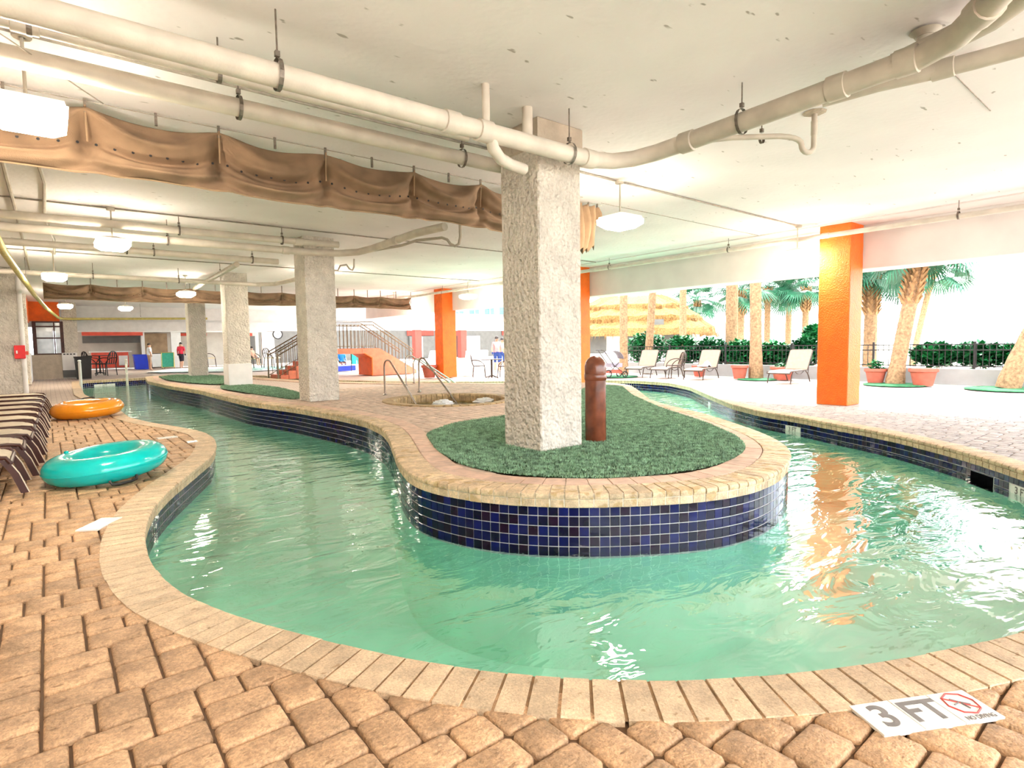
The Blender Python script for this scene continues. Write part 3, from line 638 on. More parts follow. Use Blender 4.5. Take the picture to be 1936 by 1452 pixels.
# ------------------------------------------------------------------ loungers
def lounger_proto(name, frame, sling, back_deg, strap=False):
    o = T(name, None, 'sun lounger'); w = 0.33; L1, L2, h = 1.25, 0.72, 0.36; br = R(back_deg)
    side = lambda s_: [(0.0, s_ * w, h - 0.06), (0.03, s_ * w, h - 0.012), (0.12, s_ * w, h), (L1, s_ * w, h)]
    bk = lambda t: (L1 + t * math.cos(br), h + t * math.sin(br))
    mb = MB()
    for s_ in (-1, 1): mb.tube(side(s_), 0.018, 8)
    mb.tube([(0.0, -w, h - 0.06), (0.0, w, h - 0.06)], 0.018, 8); mb.build('seat_frame', frame, o, True, local=True)
    mb = MB(); x, z = bk(L2); mb.tube([(L1, -w, h), (x - 0.03 * math.cos(br), -w, z - 0.03 * math.sin(br)), (x, -w + 0.06, z), (x, w - 0.06, z), (x - 0.03 * math.cos(br), w, z - 0.03 * math.sin(br)), (L1, w, h)], 0.018, 8); mb.build('back_frame', frame, o, True, local=True)
    V = []; F = []; nu = 12
    for i in range(nu + 1):
        x = 0.01 + (L1 - 0.02) * i / nu; zz = h + 0.012 - (0.05 if i == 0 else 0.012 if i == 1 else 0)
        for s_ in (-1, 0, 1): V.append((x, s_ * (w - 0.005), zz - (0.012 if s_ == 0 else 0)))
    for i in range(nu + 1):
        for s_ in (-1, 0, 1): x, y, zz = V[i * 3 + s_ + 1]; V.append((x, y, zz - 0.012))
    q = 3 * (nu + 1)
    for i in range(nu):
        for k in range(2): F += [(i * 3 + k, i * 3 + k + 1, i * 3 + k + 4, i * 3 + k + 3), (q + i * 3 + k, q + i * 3 + k + 3, q + i * 3 + k + 4, q + i * 3 + k + 1)]
        F += [(i * 3, i * 3 + 3, q + i * 3 + 3, q + i * 3), (i * 3 + 2, q + i * 3 + 2, q + i * 3 + 5, i * 3 + 5)]
    F += [(0, q, q + 1, 1), (1, q + 1, q + 2, 2), (3 * nu, 3 * nu + 1, q + 3 * nu + 1, q + 3 * nu), (3 * nu + 1, 3 * nu + 2, q + 3 * nu + 2, q + 3 * nu + 1)]
    mb = MB(); mb.add(V, F); mb.build('seat_sling', sling, o, local=True)
    mb = MB(); nx, nz = -math.sin(br) * 0.014, math.cos(br) * 0.014; (xa, za), (xb, zb) = bk(0.02), bk(L2 - 0.01)
    mb.add([(xa + nx, -w + 0.01, za + nz), (xa + nx, w - 0.01, za + nz), (xb + nx, w - 0.01, zb + nz), (xb + nx, -w + 0.01, zb + nz), (xa - nx * .2, -w + 0.01, za - nz * .2), (xa - nx * .2, w - 0.01, za - nz * .2), (xb - nx * .2, w - 0.01, zb - nz * .2), (xb - nx * .2, -w + 0.01, zb - nz * .2)],
           [(0, 1, 2, 3), (7, 6, 5, 4), (0, 4, 5, 1), (1, 5, 6, 2), (2, 6, 7, 3), (3, 7, 4, 0)]); mb.build('back_sling', sling, o, local=True)
    for s_ in (-1, 1):
        if strap:       # flat bowed front leg
            mb = MB(); P = [(0.10, h - 0.01), (0.03, h - 0.05), (-0.03, h - 0.16), (-0.09, 0.02)]; V = []
            for (x, z) in P:
                for (dy, dx) in ((-0.011, -0.02), (0.011, -0.02), (0.011, 0.035), (-0.011, 0.035)): V.append((x + dx, s_ * (w - 0.01) + dy, z))
            F = [(0, 1, 2, 3), (15, 14, 13, 12)] + [(i * 4 + k, i * 4 + (k + 1) % 4, i * 4 + 4 + (k + 1) % 4, i * 4 + 4 + k) for i in range(3) for k in range(4)]
            mb.add(V, F); lg = mb.build('leg', frame, o, local=True)
            mb = MB(); mb.tube([(x - 0.021, s_ * (w - 0.01), z) for (x, z) in P], 0.008, 6); mb.build('trim_strip', TAN, lg, local=True)
        else:
            mb = MB(); mb.tube(arc((0.22, s_ * w, h), (0.10, s_ * w, h - 0.1), (0.04, s_ * w, 0.0)), 0.018, 8); mb.build('leg', frame, o, True, local=True)
        mb = MB(); mb.tube(arc((L1 - 0.2, s_ * w, h), (L1 + 0.08, s_ * w, h - 0.08), (L1 + 0.2, s_ * w, 0.0)), 0.018, 8); mb.build('leg', frame, o, True, local=True)
        mb = MB(); mb.tube(arc((0.35, s_ * w, h - 0.01), (0.65, s_ * w, h - 0.2), (1.0, s_ * w, h - 0.01)), 0.012, 6); mb.build('brace', frame, o, True, local=True)
        mb = MB(); xx, zz = bk(0.42); mb.tube([(xx, s_ * (w - 0.03), zz), (L1 + 0.12, s_ * (w - 0.03), 0.2)], 0.010, 6); mb.build('prop', frame, o, True, local=True)
    return o
ord_ = ['nearest', 'second', 'third', 'fourth', 'fifth', 'sixth', 'seventh', 'eighth', 'ninth', 'tenth', 'eleventh']
lp = lounger_proto('sun_lounger', BROWNM, TAN, 8, True); lp['group'] = 'loungers along the left wall'
LY_ = [7.02, 7.86, 8.68, 9.55, 10.45, 11.4, 12.4, 13.45, 14.6, 15.9]
for i, y in enumerate(LY_):
    lab = 'dark brown lounger with cream sling, %s from the camera in the left row' % ord_[i]
    x = -0.22 + 0.014 * (y - 7) - (0.04 if i < 2 else 0)
    if i == 0: lp.location = (x - 0.05, y, 0); lp.rotation_euler = (0, 0, math.pi); lp['label'] = lab
    else: copy_tree(lp, (x, y, 0), math.pi + random.uniform(-0.03, 0.03), lab)
lr = lounger_proto('sun_lounger', BRONZE, SLING, 56); lr['group'] = 'loungers on the seaward deck'
rl = [((1468, 722), 'peach sling lounger beside the near orange column', 0.06), ((1306, 713), 'peach lounger with white towel in front of the terracotta pots', 0.2), ((1242, 712), 'peach lounger between the stroller and the wicker chair', 0.25), ((1194, 710), 'peach lounger nearest the stroller', 0.28)]
for i, (px, lab, a) in enumerate(rl):
    p = G(*px, 0); p = p * (16.4 / p[0]) + np.array([0.1, 0.0, 0]); p[2] = 0
    if i == 0: lr.location = tuple(p); lr.rotation_euler = (0, 0, a); lr['label'] = lab
    else: copy_tree(lr, p, a, lab)
p = G(1306, 713, 0); p = p * (16.4 / p[0]); mb = MB(); rnd = random.Random(3); V = []; F = []
for i in range(9):
    for j in range(7): V.append((p[0] + 0.95 + 0.09 * i * math.cos(0.2) - 0.06 * (j - 3) * math.sin(0.2), p[1] + 0.19 + 0.09 * i * math.sin(.2) + 0.06 * (j - 3), 0.41 + 0.05 * math.sin(i * 1.1) * math.cos(j) + 0.16 * math.exp(-((i - 5) ** 2 + (j - 3) ** 2) / 5)))
for i in range(8):
    for j in range(6): F.append((i * 7 + j, i * 7 + j + 1, i * 7 + j + 8, i * 7 + j + 7))
mb.add(V, F); o = mb.build('towel', [CLOTH('white', (0.75, 0.77, 0.80)), CLOTH('blue', (0.05, 0.16, 0.55))], None, True); tag(o, 'crumpled white and blue towel on a peach lounger', 'towel')
for i, pl in enumerate(o.data.polygons): pl.material_index = 1 if (i // 6) in (4, 5) and i % 6 > 2 else 0

# ------------------------------------------------------------------ depth markers
def text(body, size, m, parent, M, ext=0.0008, bold=0.0):
    cu = bpy.data.curves.new('lettering', 'FONT'); cu.body = body; cu.size = size; cu.align_x = 'CENTER'; cu.align_y = 'CENTER'; cu.extrude = ext; cu.offset = bold
    cu.materials.append(m); t0 = bpy.data.objects.new('lettering_source', cu); col.objects.link(t0)
    me = bpy.data.meshes.new_from_object(t0.evaluated_get(bpy.context.evaluated_depsgraph_get())); bpy.data.objects.remove(t0)
    t = bpy.data.objects.new('lettering', me); col.objects.link(t); t.parent = parent; t.matrix_basis = M; return t
Tm = [(1606.7,1335.2),(1677.5,1328.2),(1750,1317.7),(1827.3,1302.4),(1892.6,1358.2),(1820,1367.3),(1743.7,1382),(1668.3,1390.3)]
Q = [G(x, y, 0) for x, y in Tm]
mk = T('depth_marker', 'white deck tiles reading 3 FT with a red no diving sign', 'depth marker', (Q[0] + Q[4]) / 2)
o_ = (Q[0] + Q[7]) / 2; ex = (Q[3] + Q[4]) / 2 - o_; tl = np.linalg.norm(ex[:2]); ang = math.atan2(ex[1], ex[0]); dy = np.array([-math.sin(ang), math.cos(ang)]); dx = np.array([math.cos(ang), math.sin(ang)])
tw = tl / 3; th = 0.155; cen = [o_[:2] + dx * tw * (k + 0.5) for k in range(3)]
for k in range(3):
    mb = MB(); mb.box((cen[k][0], cen[k][1], -0.0045), (tw - 0.003, th, 0.012), ang, 0.001); t = mb.build('tile', TILEW, mk)
    inv = wm(t).inverted()
    if k < 2: text(('3', 'FT')[k], (0.15, 0.142)[k], GREYT, t, inv @ (Matrix.Translation((cen[k][0], cen[k][1], 0.0020)) @ Matrix.Rotation(ang, 4, 'Z')), bold=0.003)
    else:
        text('NO DIVING', 0.022, GREYT, t, inv @ (Matrix.Translation((cen[k][0] - dy[0] * 0.062, cen[k][1] - dy[1] * 0.062, 0.0020)) @ Matrix.Rotation(ang, 4, 'Z') @ Matrix.Diagonal((1, 1.25, 1, 1))))
        mb = MB(); pc = cen[k] + dy * 0.012
        oc = [(pc[0] + 0.056 * math.cos(R(22.5 + 45 * i)), pc[1] + 0.056 * math.sin(R(22.5 + 45 * i)), 0.0020) for i in range(8)]; mb.tube(oc, 0.0035, 4, True)
        mb.tube([oc[2], oc[6]], 0.0028, 4); mb.build('no_diving_ring', REDT, t)
        mb = MB(); mb.tube([(pc[0] + dx[0] * a + dy[0] * b, pc[1] + dx[1] * a + dy[1] * b, 0.0024) for a, b in ((-0.022, 0.026), (0.0, 0.004), (0.006, -0.03))], 0.0032, 4)
        mb.tube([(pc[0] + dx[0] * a + dy[0] * b, pc[1] + dx[1] * a + dy[1] * b, 0.0024) for a, b in ((-0.03, -0.004), (0.0, 0.006), (0.026, -0.012))], 0.0028, 4); mb.build('diver_figure', GREYT, t)
def deck_mark(label, a, b, wd):
    a, b = G(*a, 0), G(*b, 0); c = (a + b) / 2; d = b - a; an = math.atan2(d[1], d[0]); L_ = np.linalg.norm(d); o = T('depth_marker', label, 'depth marker', c)
    for k in range(3):
        q = a + d * (k + 0.5) / 3; mb = MB(); mb.box((q[0], q[1], -0.002), (L_ / 3 - 0.003, wd, 0.012), an, 0.001); mb.build('tile', TILEW, o)
deck_mark('white depth marker tiles set in the left deck before the teal ring', (163, 1003), (212, 979), 0.15)
deck_mark('long white marker tiles in the deck beyond the teal ring', (297, 829), (335, 825), 0.14)
deck_mark('small white marker tiles by the coping tip behind the teal ring', (353, 836), (373, 834), 0.15)
def wall_mark(label, px, wd, txt):
    p = G(*px, 0)[:2]; j = np.argmin(np.hypot(*(CO.P - p).T)); c, nn = CO.at(CO.d[j]); yaw = math.atan2(nn[1], nn[0]) - math.pi / 2
    q = c + nn * 0.016; o = T('depth_marker', label, 'depth marker', (q[0], q[1], -0.258))
    for s_ in (-1, 1):
        mb = MB(); t = q + np.array([math.cos(yaw), math.sin(yaw)]) * s_ * wd / 4; mb.box((t[0], t[1], -0.258), (wd / 2 - 0.003, 0.012, 0.148), yaw, 0.001); tt = mb.build('tile', TILEW, o)
    if txt:
        f = q - nn * 0.008; text(txt, 0.10, GREYT, o, wm(o).inverted() @ (Matrix.Translation((f[0], f[1], -0.235)) @ Matrix.Rotation(yaw, 4, 'Z') @ Matrix.Rotation(math.pi / 2, 4, 'X')), bold=0.002)
wall_mark('white 3 FT marker tiles on the seaward pool wall', (1500, 786), 0.33, '3 FT')
wall_mark('white marker tiles reading 3 FT at the right picture edge', (1928, 886), 0.31, '3 FT')
wall_mark('small white marker tiles on the far seaward pool wall', (1339, 746), 0.2, '')
wall_mark('wide white 3 FT marker tiles on the far end wall of the river', (200, 718), 0.8, '3 FT')
wall_mark('single white marker tile on the left pool wall', (273, 1003), 0.1, '')
p = G(1853, 862, 0)[:2]; j = np.argmin(np.hypot(*(CO.P - p).T)); c, nn = CO.at(CO.d[j]); yaw = math.atan2(nn[1], nn[0]) - math.pi / 2
mb = MB(); q = c + nn * 0.03; mb.box((q[0], q[1], -0.265), (0.42, 0.03, 0.15), yaw); o = T('skimmer_inlet', 'black skimmer opening in the seaward pool wall', 'skimmer', (q[0], q[1], -0.34)); mb.build('opening', DARK, o)
mb = MB(); t = np.array([math.cos(yaw), math.sin(yaw)])
for (s_, z, L_) in ((0, -0.188, 0.43), (0, -0.342, 0.43)): mb.box((q[0] - nn[0] * 0.014, q[1] - nn[1] * 0.014, z), (L_, 0.012, 0.008), yaw)
mb.build('frame', TILES[1], o)

# ------------------------------------------------------------------ overhead pipes
def hanger(parent, x, y, z, r, along):       # rod, clevis ring and nut
    mb = MB(); mb.tube([(x, y, ZC), (x, y, z + r + 0.05)], 0.006, 6); n = 14
    a_ = (lambda a, k: (x + k, y + (r + 0.012) * math.cos(a), z + (r + 0.012) * math.sin(a) * 1.15 + 0.006)) if along == 'x' else (lambda a, k: (x + (r + 0.012) * math.cos(a), y + k, z + (r + 0.012) * math.sin(a) * 1.15 + 0.006))
    V = [a_(2 * math.pi * i / n, k) for i in range(n) for k in (-0.014, 0.014)]
    mb.add(V, [(2 * i, 2 * i + 1, 2 * ((i + 1) % n) + 1, 2 * ((i + 1) % n)) for i in range(n)])
    mb.box((x, y, z + r + 0.06), (0.03, 0.03, 0.035)); mb.build('hanger', STEELD, parent)
def pipe(label, path, r, m=PIPE, hang=(), coup=(), along='x', name='pipe', n=14):
    o = T(name, label, 'pipe', path[0]); mb = MB(); mb.tube(path, r, n); mb.build('run', m, o, True)
    for h in hang: hanger(o, *h, r, along)
    for (p, d) in coup:
        p = np.array(p, float); d = np.array(d, float); d /= np.linalg.norm(d); mb = MB(); mb.tube([p - d * 0.07, p - d * 0.065, p + d * 0.065, p + d * 0.07], [r * 1.0, r * 1.16, r * 1.16, r * 1.0], n); mb.build('coupling', m, o, True)
    return o
X_ = (1, 0, 0); Y_ = (0, 1, 0)
pipe('thick cream drain pipe crossing in front of the near grey column', [(-3.0, 4.0, 3.06), (3.9, 4.0, 3.06), (4.25, 4.0, 3.065), (4.5, 3.95, 3.08), (4.66, 3.82, 3.1), (4.74, 3.6, 3.12), (4.75, 3.3, 3.13)], 0.078,
     hang=((1.28, 4.0, 3.06), (3.95, 4.0, 3.06)), coup=(((2.95, 4.0, 3.06), X_), ((4.2, 4.0, 3.065), X_), ((2.62, 4.0, 3.06), X_)))
o = pipe('grey drain pipe continuing to the upper right corner', [(4.75, 3.3, 3.13), (4.76, 2.4, 3.16), (4.77, 1.6, 3.19), (4.78, 1.42, 3.2), (4.70, 1.2, 3.22), (4.45, 0.98, 3.24), (4.15, 0.75, 3.26), (3.2, 0.0, 3.3)], 0.082, PIPED,
     hang=((4.76, 2.72, 3.15),), coup=(((4.75, 3.25, 3.13), Y_), ((4.77, 1.95, 3.18), Y_), ((4.78, 1.5, 3.2), Y_), ((4.5, 1.02, 3.24), (-.75, -.65, 0))), along='y')
mb = MB(); mb.tube([(5.03, 1.47, 3.27), (5.03, 1.47, ZC)], 0.055, 12); mb.build('riser', PIPE, o, True)
mb = MB(); mb.lathe([(0.10, ZC - 0.012), (0.075, ZC - 0.03), (0.065, ZC - 0.05)], (5.03, 1.47, 0), 14); mb.build('collar', PIPED, o, True)
pipe('second grey drain pipe branching below the first at upper right', [(4.86, 2.1, 3.16), (4.98, 1.75, 3.19), (5.1, 1.45, 3.2), (5.15, 1.2, 3.2), (5.19, 0.9, 3.2), (5.25, 0.0, 3.2)], 0.06, PIPED, coup=(((5.12, 1.38, 3.2), (0.1, -1, 0)),), along='y')
pipe('thick grey drain pipe bending out of the upper right corner', [(4.83, 1.6, 3.22), (4.9, 1.3, 3.3), (4.83, 1.05, 3.32), (4.62, 0.8, 3.33), (4.3, 0.5, 3.34), (3.6, -0.1, 3.36)], 0.085, PIPED, along='y')
pipe('short grey pipe stub hugging the ceiling at upper right', [(5.35, 2.25, 3.38), (5.45, 2.0, 3.4), (5.6, 1.7, 3.41), (5.72, 1.3, 3.41)], 0.045, PIPED, along='y')
t0 = G(1270, 277, 3.25); te = G(1540, 212, ZC); tr = te.copy(); e2 = np.array([tr[0] - 0.30, tr[1] + 0.18, 3.24])
u_ = np.array([tr[0] - e2[0], tr[1] - e2[1], 0]); u_ /= np.linalg.norm(u_)
b0 = tr - u_ * 0.13; P = [(4.82, 3.5, 3.19), tuple(e2 - np.array([0.35, -0.3, 0.0])), tuple(e2 - u_ * 0.02)] + arc(e2, (b0[0], b0[1], 3.24), (b0[0], b0[1], 3.16), 6)
P += [tuple(np.array([b0[0], b0[1], 3.16]) + u_ * (0.065 - 0.065 * math.cos(a)) + np.array([0, 0, -0.065 * math.sin(a)])) for a in np.linspace(0.3, math.pi, 8)] + [(tr[0], tr[1], 3.3), (tr[0], tr[1], ZC)]
o = pipe('thin grey pipe with a U-shaped trap under the ceiling', P, 0.026, PIPED, hang=((float(G(1440, 262, 3.25)[0]), float(G(1440, 262, 3.25)[1]), 3.24),), coup=(((tr[0], tr[1], 3.33), (0, 0, 1)),), along='y')
mb = MB(); mb.lathe([(0.11, ZC - 0.004), (0.09, ZC - 0.014), (0.03, ZC - 0.02)], (tr[0], tr[1], 0), 9); mb.build('ceiling_patch', STUCCOD, o)
pipe('slim cream pipe between the two thick overhead pipes', [(-3.0, 4.6, 3.21), (3.2, 4.6, 3.22)], 0.034, hang=((1.06, 4.6, 3.213), (0.02, 4.6, 3.213)), coup=(((2.75, 4.6, 3.22), X_), ((0.0, 4.6, 3.21), X_)))
pipe('thick cream pipe just above the tan curtain', [(-3.0, 5.05, 3.19), (4.5, 5.05, 3.2)], 0.07, hang=((1.3, 5.05, 3.19), (3.44, 5.05, 3.19)), coup=(((-0.2, 5.05, 3.19), X_),))
o = pipe('curved cream drain elbow left of the near grey column', [(3.02, 4.0, 3.03), (3.06, 4.02, 2.95), (3.18, 4.08, 2.90), (3.35, 4.14, 2.89), (3.55, 4.2, 2.90)], 0.052)
mb = MB(); mb.tube([(3.62, 4.22, 3.16), (3.62, 4.22, ZC)], 0.05, 12); mb.build('riser', PIPE, o, True)
mb = MB(); mb.tube([(3.02, 4.06, 3.12), (3.02, 4.06, ZC)], 0.035, 10); mb.build('stub', PIPE, o, True)
# second bay
pipe('upper cream pipe of the second bay above the hanging lamp', [(-3.0, 10.95, 3.21), (4.0, 10.95, 3.24), (4.5, 10.9, 3.24)], 0.06, hang=((1.8, 10.95, 3.225), (3.45, 10.95, 3.23)), coup=(((3.75, 10.95, 3.235), X_),))
pipe('middle cream pipe of the second bay', [(-3.0, 11.95, 3.2), (3.95, 11.2, 3.1), (4.55, 11.05, 3.1), (4.85, 10.8, 3.12), (4.95, 10.4, 3.14), (5.0, 9.6, 3.17), (5.02, 8.8, 3.19), (5.15, 8.1, 3.2)], 0.066, hang=((1.7, 11.44, 3.13),), coup=(((3.6, 11.24, 3.105), X_), ((5.0, 9.5, 3.17), Y_)))
pipe('lower cream pipe of the second bay ending at the second grey column', [(-3.0, 13.45, 3.2), (4.15, 13.5, 3.2)], 0.062, hang=((1.3, 13.45, 3.2), (1.75, 13.46, 3.2), (3.6, 13.5, 3.2)))
pipe('thin grey pipe with trap right of the second grey column', [(4.9, 10.6, 3.1), (5.25, 9.75, 3.14), (5.45, 9.55, 3.22), (5.75, 9.15, 3.24), (5.82, 9.08, 3.2), (5.86, 9.04, 3.12), (5.92, 8.98, 3.08), (5.98, 8.94, 3.12), (6.0, 8.92, 3.25), (6.0, 8.92, ZC)], 0.026, PIPED, n=8)
pipe('small grey trap pipe beside the top of the second grey column', [(4.75, 12.2, 2.92), (5.0, 12.2, 2.92), (5.06, 12.2, 3.03), (5.2, 12.2, 3.06), (5.26, 12.2, 2.98), (5.33, 12.2, 2.95), (5.37, 12.2, 3.02), (5.38, 12.2, 3.2)], 0.02, PIPED, n=8)
pipe('sloping grey pipe of the third bay above the rear curtain', [(3.5, 14.4, 3.2), (3.72, 20.6, 3.18)], 0.06, PIPED, hang=((3.6, 16.5, 3.19),), along='y')
pipe('cream pipe of the third bay crossing the third grey column', [(-1.5, 18.1, 3.16), (4.9, 18.1, 3.14), (5.3, 17.7, 3.14), (5.6, 16.2, 3.18)], 0.06, hang=((1.0, 18.1, 3.15), (2.9, 18.1, 3.145)))
pipe('long cream pipe along the seaward beam', [(11.6, -2.0, 3.22), (11.62, 34.0, 3.26)], 0.045, hang=[(11.6, y, 3.235) for y in (2.85, 6.9, 10.3, 14.5, 18.5, 23)], coup=(((11.6, 4.9, 3.23), Y_),), along='y')
yp = [(-0.50, 7.4, 2.86), (-0.46, 12.0, 2.86), (-0.38, 15.0, 2.86), (-0.2, 21.0, 2.85), (0.05, 26.5, 2.8), (0.45, 32.6, 2.74), (0.62, 33.05, 2.72), (1.0, 33.1, 2.72), (6.5, 33.1, 2.82)]
pipe('yellow gas pipe along the left side turning above the dark window', yp, 0.055, YEL, hang=((-0.3, 17.8, 2.86), (3.6, 33.1, 2.77)), along='y')
# conduits and wires on the ceiling
def conduit(label, path, r=0.012, boxes=(), m=WIRE):
    o = T('conduit', label, 'conduit', path[0]); mb = MB(); mb.tube(path, r, 6); mb.build('line', m, o)
    for b in boxes: mb = MB(); mb.lathe([(0.055, b[2] - 0.05), (0.06, b[2] - 0.02), (0.06, b[2])], (b[0], b[1], 0), 10); mb.build('junction_box', PIPED, o, True)
conduit('ceiling conduit feeding the front row of lamps', [(-3, 5.3, ZC - 0.018), (11.5, 5.33, ZC - 0.018)], 0.013, ((6.19, 5.31, ZC), (11.44, 5.33, ZC), (-0.02, 5.3, ZC)))
conduit('taut wire carrying the front curtain', [(-2.5, 6.33, 3.44), (6.95, 6.33, 3.44)], 0.005)
conduit('faint ceiling seam strip right of the front curtain', [(6.95, 6.33, ZC - 0.004), (12.3, 6.33, ZC - 0.004)], 0.006)
conduit('ceiling conduit feeding the second row of lamps', [(-2.5, 10.95, ZC - 0.014), (11.8, 10.95, ZC - 0.014)], 0.012, ((0.88, 10.95, ZC),))
conduit('ceiling conduit feeding the third row of lamps', [(-2.5, 16.4, ZC - 0.012), (11.9, 16.4, ZC - 0.012)], 0.012)
conduit('straight conduit on the ceiling at the left edge', [(-0.3, 6.5, 3.45), (-0.26, 11.9, 3.45), (-0.25, 20.2, 3.45)], 0.022, m=PIPED)
conduit('wavy conduit on the ceiling right of the left edge', [(0.0, 7.0, 3.45), (0.03, 8.6, 3.45), (0.09, 9.7, 3.45), (0.08, 12.1, 3.45), (0.22, 14.5, 3.45), (0.24, 16.6, 3.45)], 0.022, m=PIPED)
conduit('ceiling seam strip at the far right of the ceiling', [(5.9, 1.55, ZC - 0.003), (7.3, 1.57, ZC - 0.003)], 0.005)
conduit('thin loose cable looping at the upper left', [(-0.4, 4.95, 3.18), (-0.12, 4.9, 3.26), (0.05, 5.0, 3.2), (0.3, 5.8, 3.36), (0.5, 6.3, 3.44)], 0.005)

# ------------------------------------------------------------------ curtains
def curtain(label, x0, pins, y, zt, zb, sag, gm=True, wire_z=3.44):
    o = T('curtain', label, 'curtain', (x0, y, zb)); X = []; n = 22; ns = 40
    V = []; F = []; cols = 0
    segs = [(x0, pins[0])] + list(zip(pins[:-1], pins[1:]))
    def pt(u, a, b, v):           # v 0 top .. 1 bottom
        x = a + (b - a) * u; s_ = 4 * u * (1 - u)
        top = zt - 0.045 * s_; bot = zb + 0.02 * s_ * math.sin(x * 2); z = top + (bot - top) * v
        pinch = math.exp(-(min(u, 1 - u) * (b - a) / 0.05) ** 2)
        w_ = v - 0.40 * s_ * (0.4 + 0.6 * math.sin(math.pi * min(1, v * 1.1)))
        d = 0.075 * math.sin(2 * math.pi * 1.7 * w_ + 0.9) * (0.25 + 0.75 * s_) + 0.02 * math.sin(2 * math.pi * 4.1 * w_ + x * 1.7) - 0.13 * pinch * math.sin(math.pi * min(1, v * 1.15)) + 0.06 * s_ * math.sin(math.pi * v)
        d += 0.03 * math.exp(-((v - 1) / 0.1) ** 2)
        fan = math.sin(15 * (u - (0 if u < .5 else 1)) / max(0.18, v - 0.25)) * 0.05 * max(0, v - 0.3) * (1 - s_)
        return (x, y - d - fan, z)
    for si, (a, b) in enumerate(segs):
        for i in range(n + (1 if si == len(segs) - 1 else 0)):
            for j in range(ns + 1): V.append(pt(i / n, a, b, j / ns))
            cols += 1
    for c in range(cols - 1):
        for j in range(ns): F.append((c * (ns + 1) + j, c * (ns + 1) + j + 1, (c + 1) * (ns + 1) + j + 1, (c + 1) * (ns + 1) + j))
    me = MB(); me.add(V, F); cl = me.build('cloth', CANVAS, o, True, angle=180)
    md = cl.modifiers.new('thick', 'SOLIDIFY'); md.thickness = 0.004
    mb = MB(); mb.tube([V[c * (ns + 1) + ns] for c in range(cols)], 0.010, 5); mb.build('bottom_hem', CANVASL, o, True)
    for k, p in enumerate(pins):
        mb = MB(); mb.tube([(p, y - 0.01, zt + 0.02), (p, y + 0.0, zt - 0.1 * (zt - zb)), (p + 0.005, y + 0.025, zt - 0.5 * (zt - zb))], 0.009, 6); mb.build('tie_cord', CANVASL, o, True)
    allp = sorted(list(pins) + [(a + b) / 2 for a, b in segs])
    for p in allp:
        mb = MB(); mb.box((p, y, (zt + wire_z) / 2 - 0.01), (0.022, 0.02, wire_z - zt + 0.06)); mb.build('hook', STEELD, o)
    if gm:
        g = MB(); g.lathe([(0.012, 0), (0.012, 0.004), (0.0, 0.004)], (0, 0, 0), 8); gme = None
        for (a, b) in segs:
            for q in range(8):
                u = (q + 0.5) / 8; s_ = 4 * u * (1 - u); p = pt(u, a, b, 0.50 + 0.10 * s_)
                if gme is None:
                    ob = g.build('grommet', BLACK, o, local=True); gme = ob.data; first = ob
                    ob.matrix_basis = wm(o).inverted() @ (Matrix.Translation((p[0], p[1] - 0.006, p[2])) @ Matrix.Rotation(math.pi / 2, 4, 'X'))
                else: link('grommet', gme, o, wm(o).inverted() @ (Matrix.Translation((p[0], p[1] - 0.006, p[2])) @ Matrix.Rotation(math.pi / 2, 4, 'X')))
    return o
curtain('tan canvas curtain swagged across the front bay', -1.9, [-0.7, 0.37, 1.43, 2.5, 3.6, 4.6, 5.5], 6.33, 3.385, 2.83, 0.1)
curtain('tan canvas curtain swagged across the rear bay', 0.0, [1.1, 2.4, 3.7, 5.2, 6.6, 8.0, 9.3, 10.4, 11.75], 21.2, 3.22, 2.76, 0.1)
# gathered end of the front curtain
o = T('curtain_bunch', 'gathered end of the front tan curtain right of the near column', 'curtain', (6.6, 6.33, 2.7)); mb = MB(); V = []; F = []; nu, nv = 64, 16
for i in range(nu + 1):
    x = 5.55 + 1.35 * i / nu
    for j in range(nv + 1):
        v = j / nv; bot = 2.86 - 0.18 * max(0, 1 - abs(x - 6.5) / 0.5) + 0.05 * math.sin(i * 2.1) + (0.35 if x > 6.78 else 0)
        V.append((x, 6.33 - 0.06 * math.sin(i * 1.05 + 0.5 * v) - 0.02 * math.sin(i * .37 + 5 * v) - 0.05 * math.sin(math.pi * v), 3.40 + (bot - 3.40) * v + (0 if j else 0.012 * math.sin(i * .9) - (0.06 if i > nu - 5 else 0))))
for i in range(nu):
    for j in range(nv): F.append((i * (nv + 1) + j, i * (nv + 1) + j + 1, (i + 1) * (nv + 1) + j + 1, (i + 1) * (nv + 1) + j))
mb.add(V, F); cl = mb.build('cloth', CANVASL, o, True, angle=180); cl.modifiers.new('thick', 'SOLIDIFY').thickness = 0.004
for x in (5.8, 6.2, 6.45, 6.65, 6.85): mb = MB(); mb.box((x, 6.33, 3.42), (0.02, 0.02, 0.06)); mb.build('hook', STEELD, o)

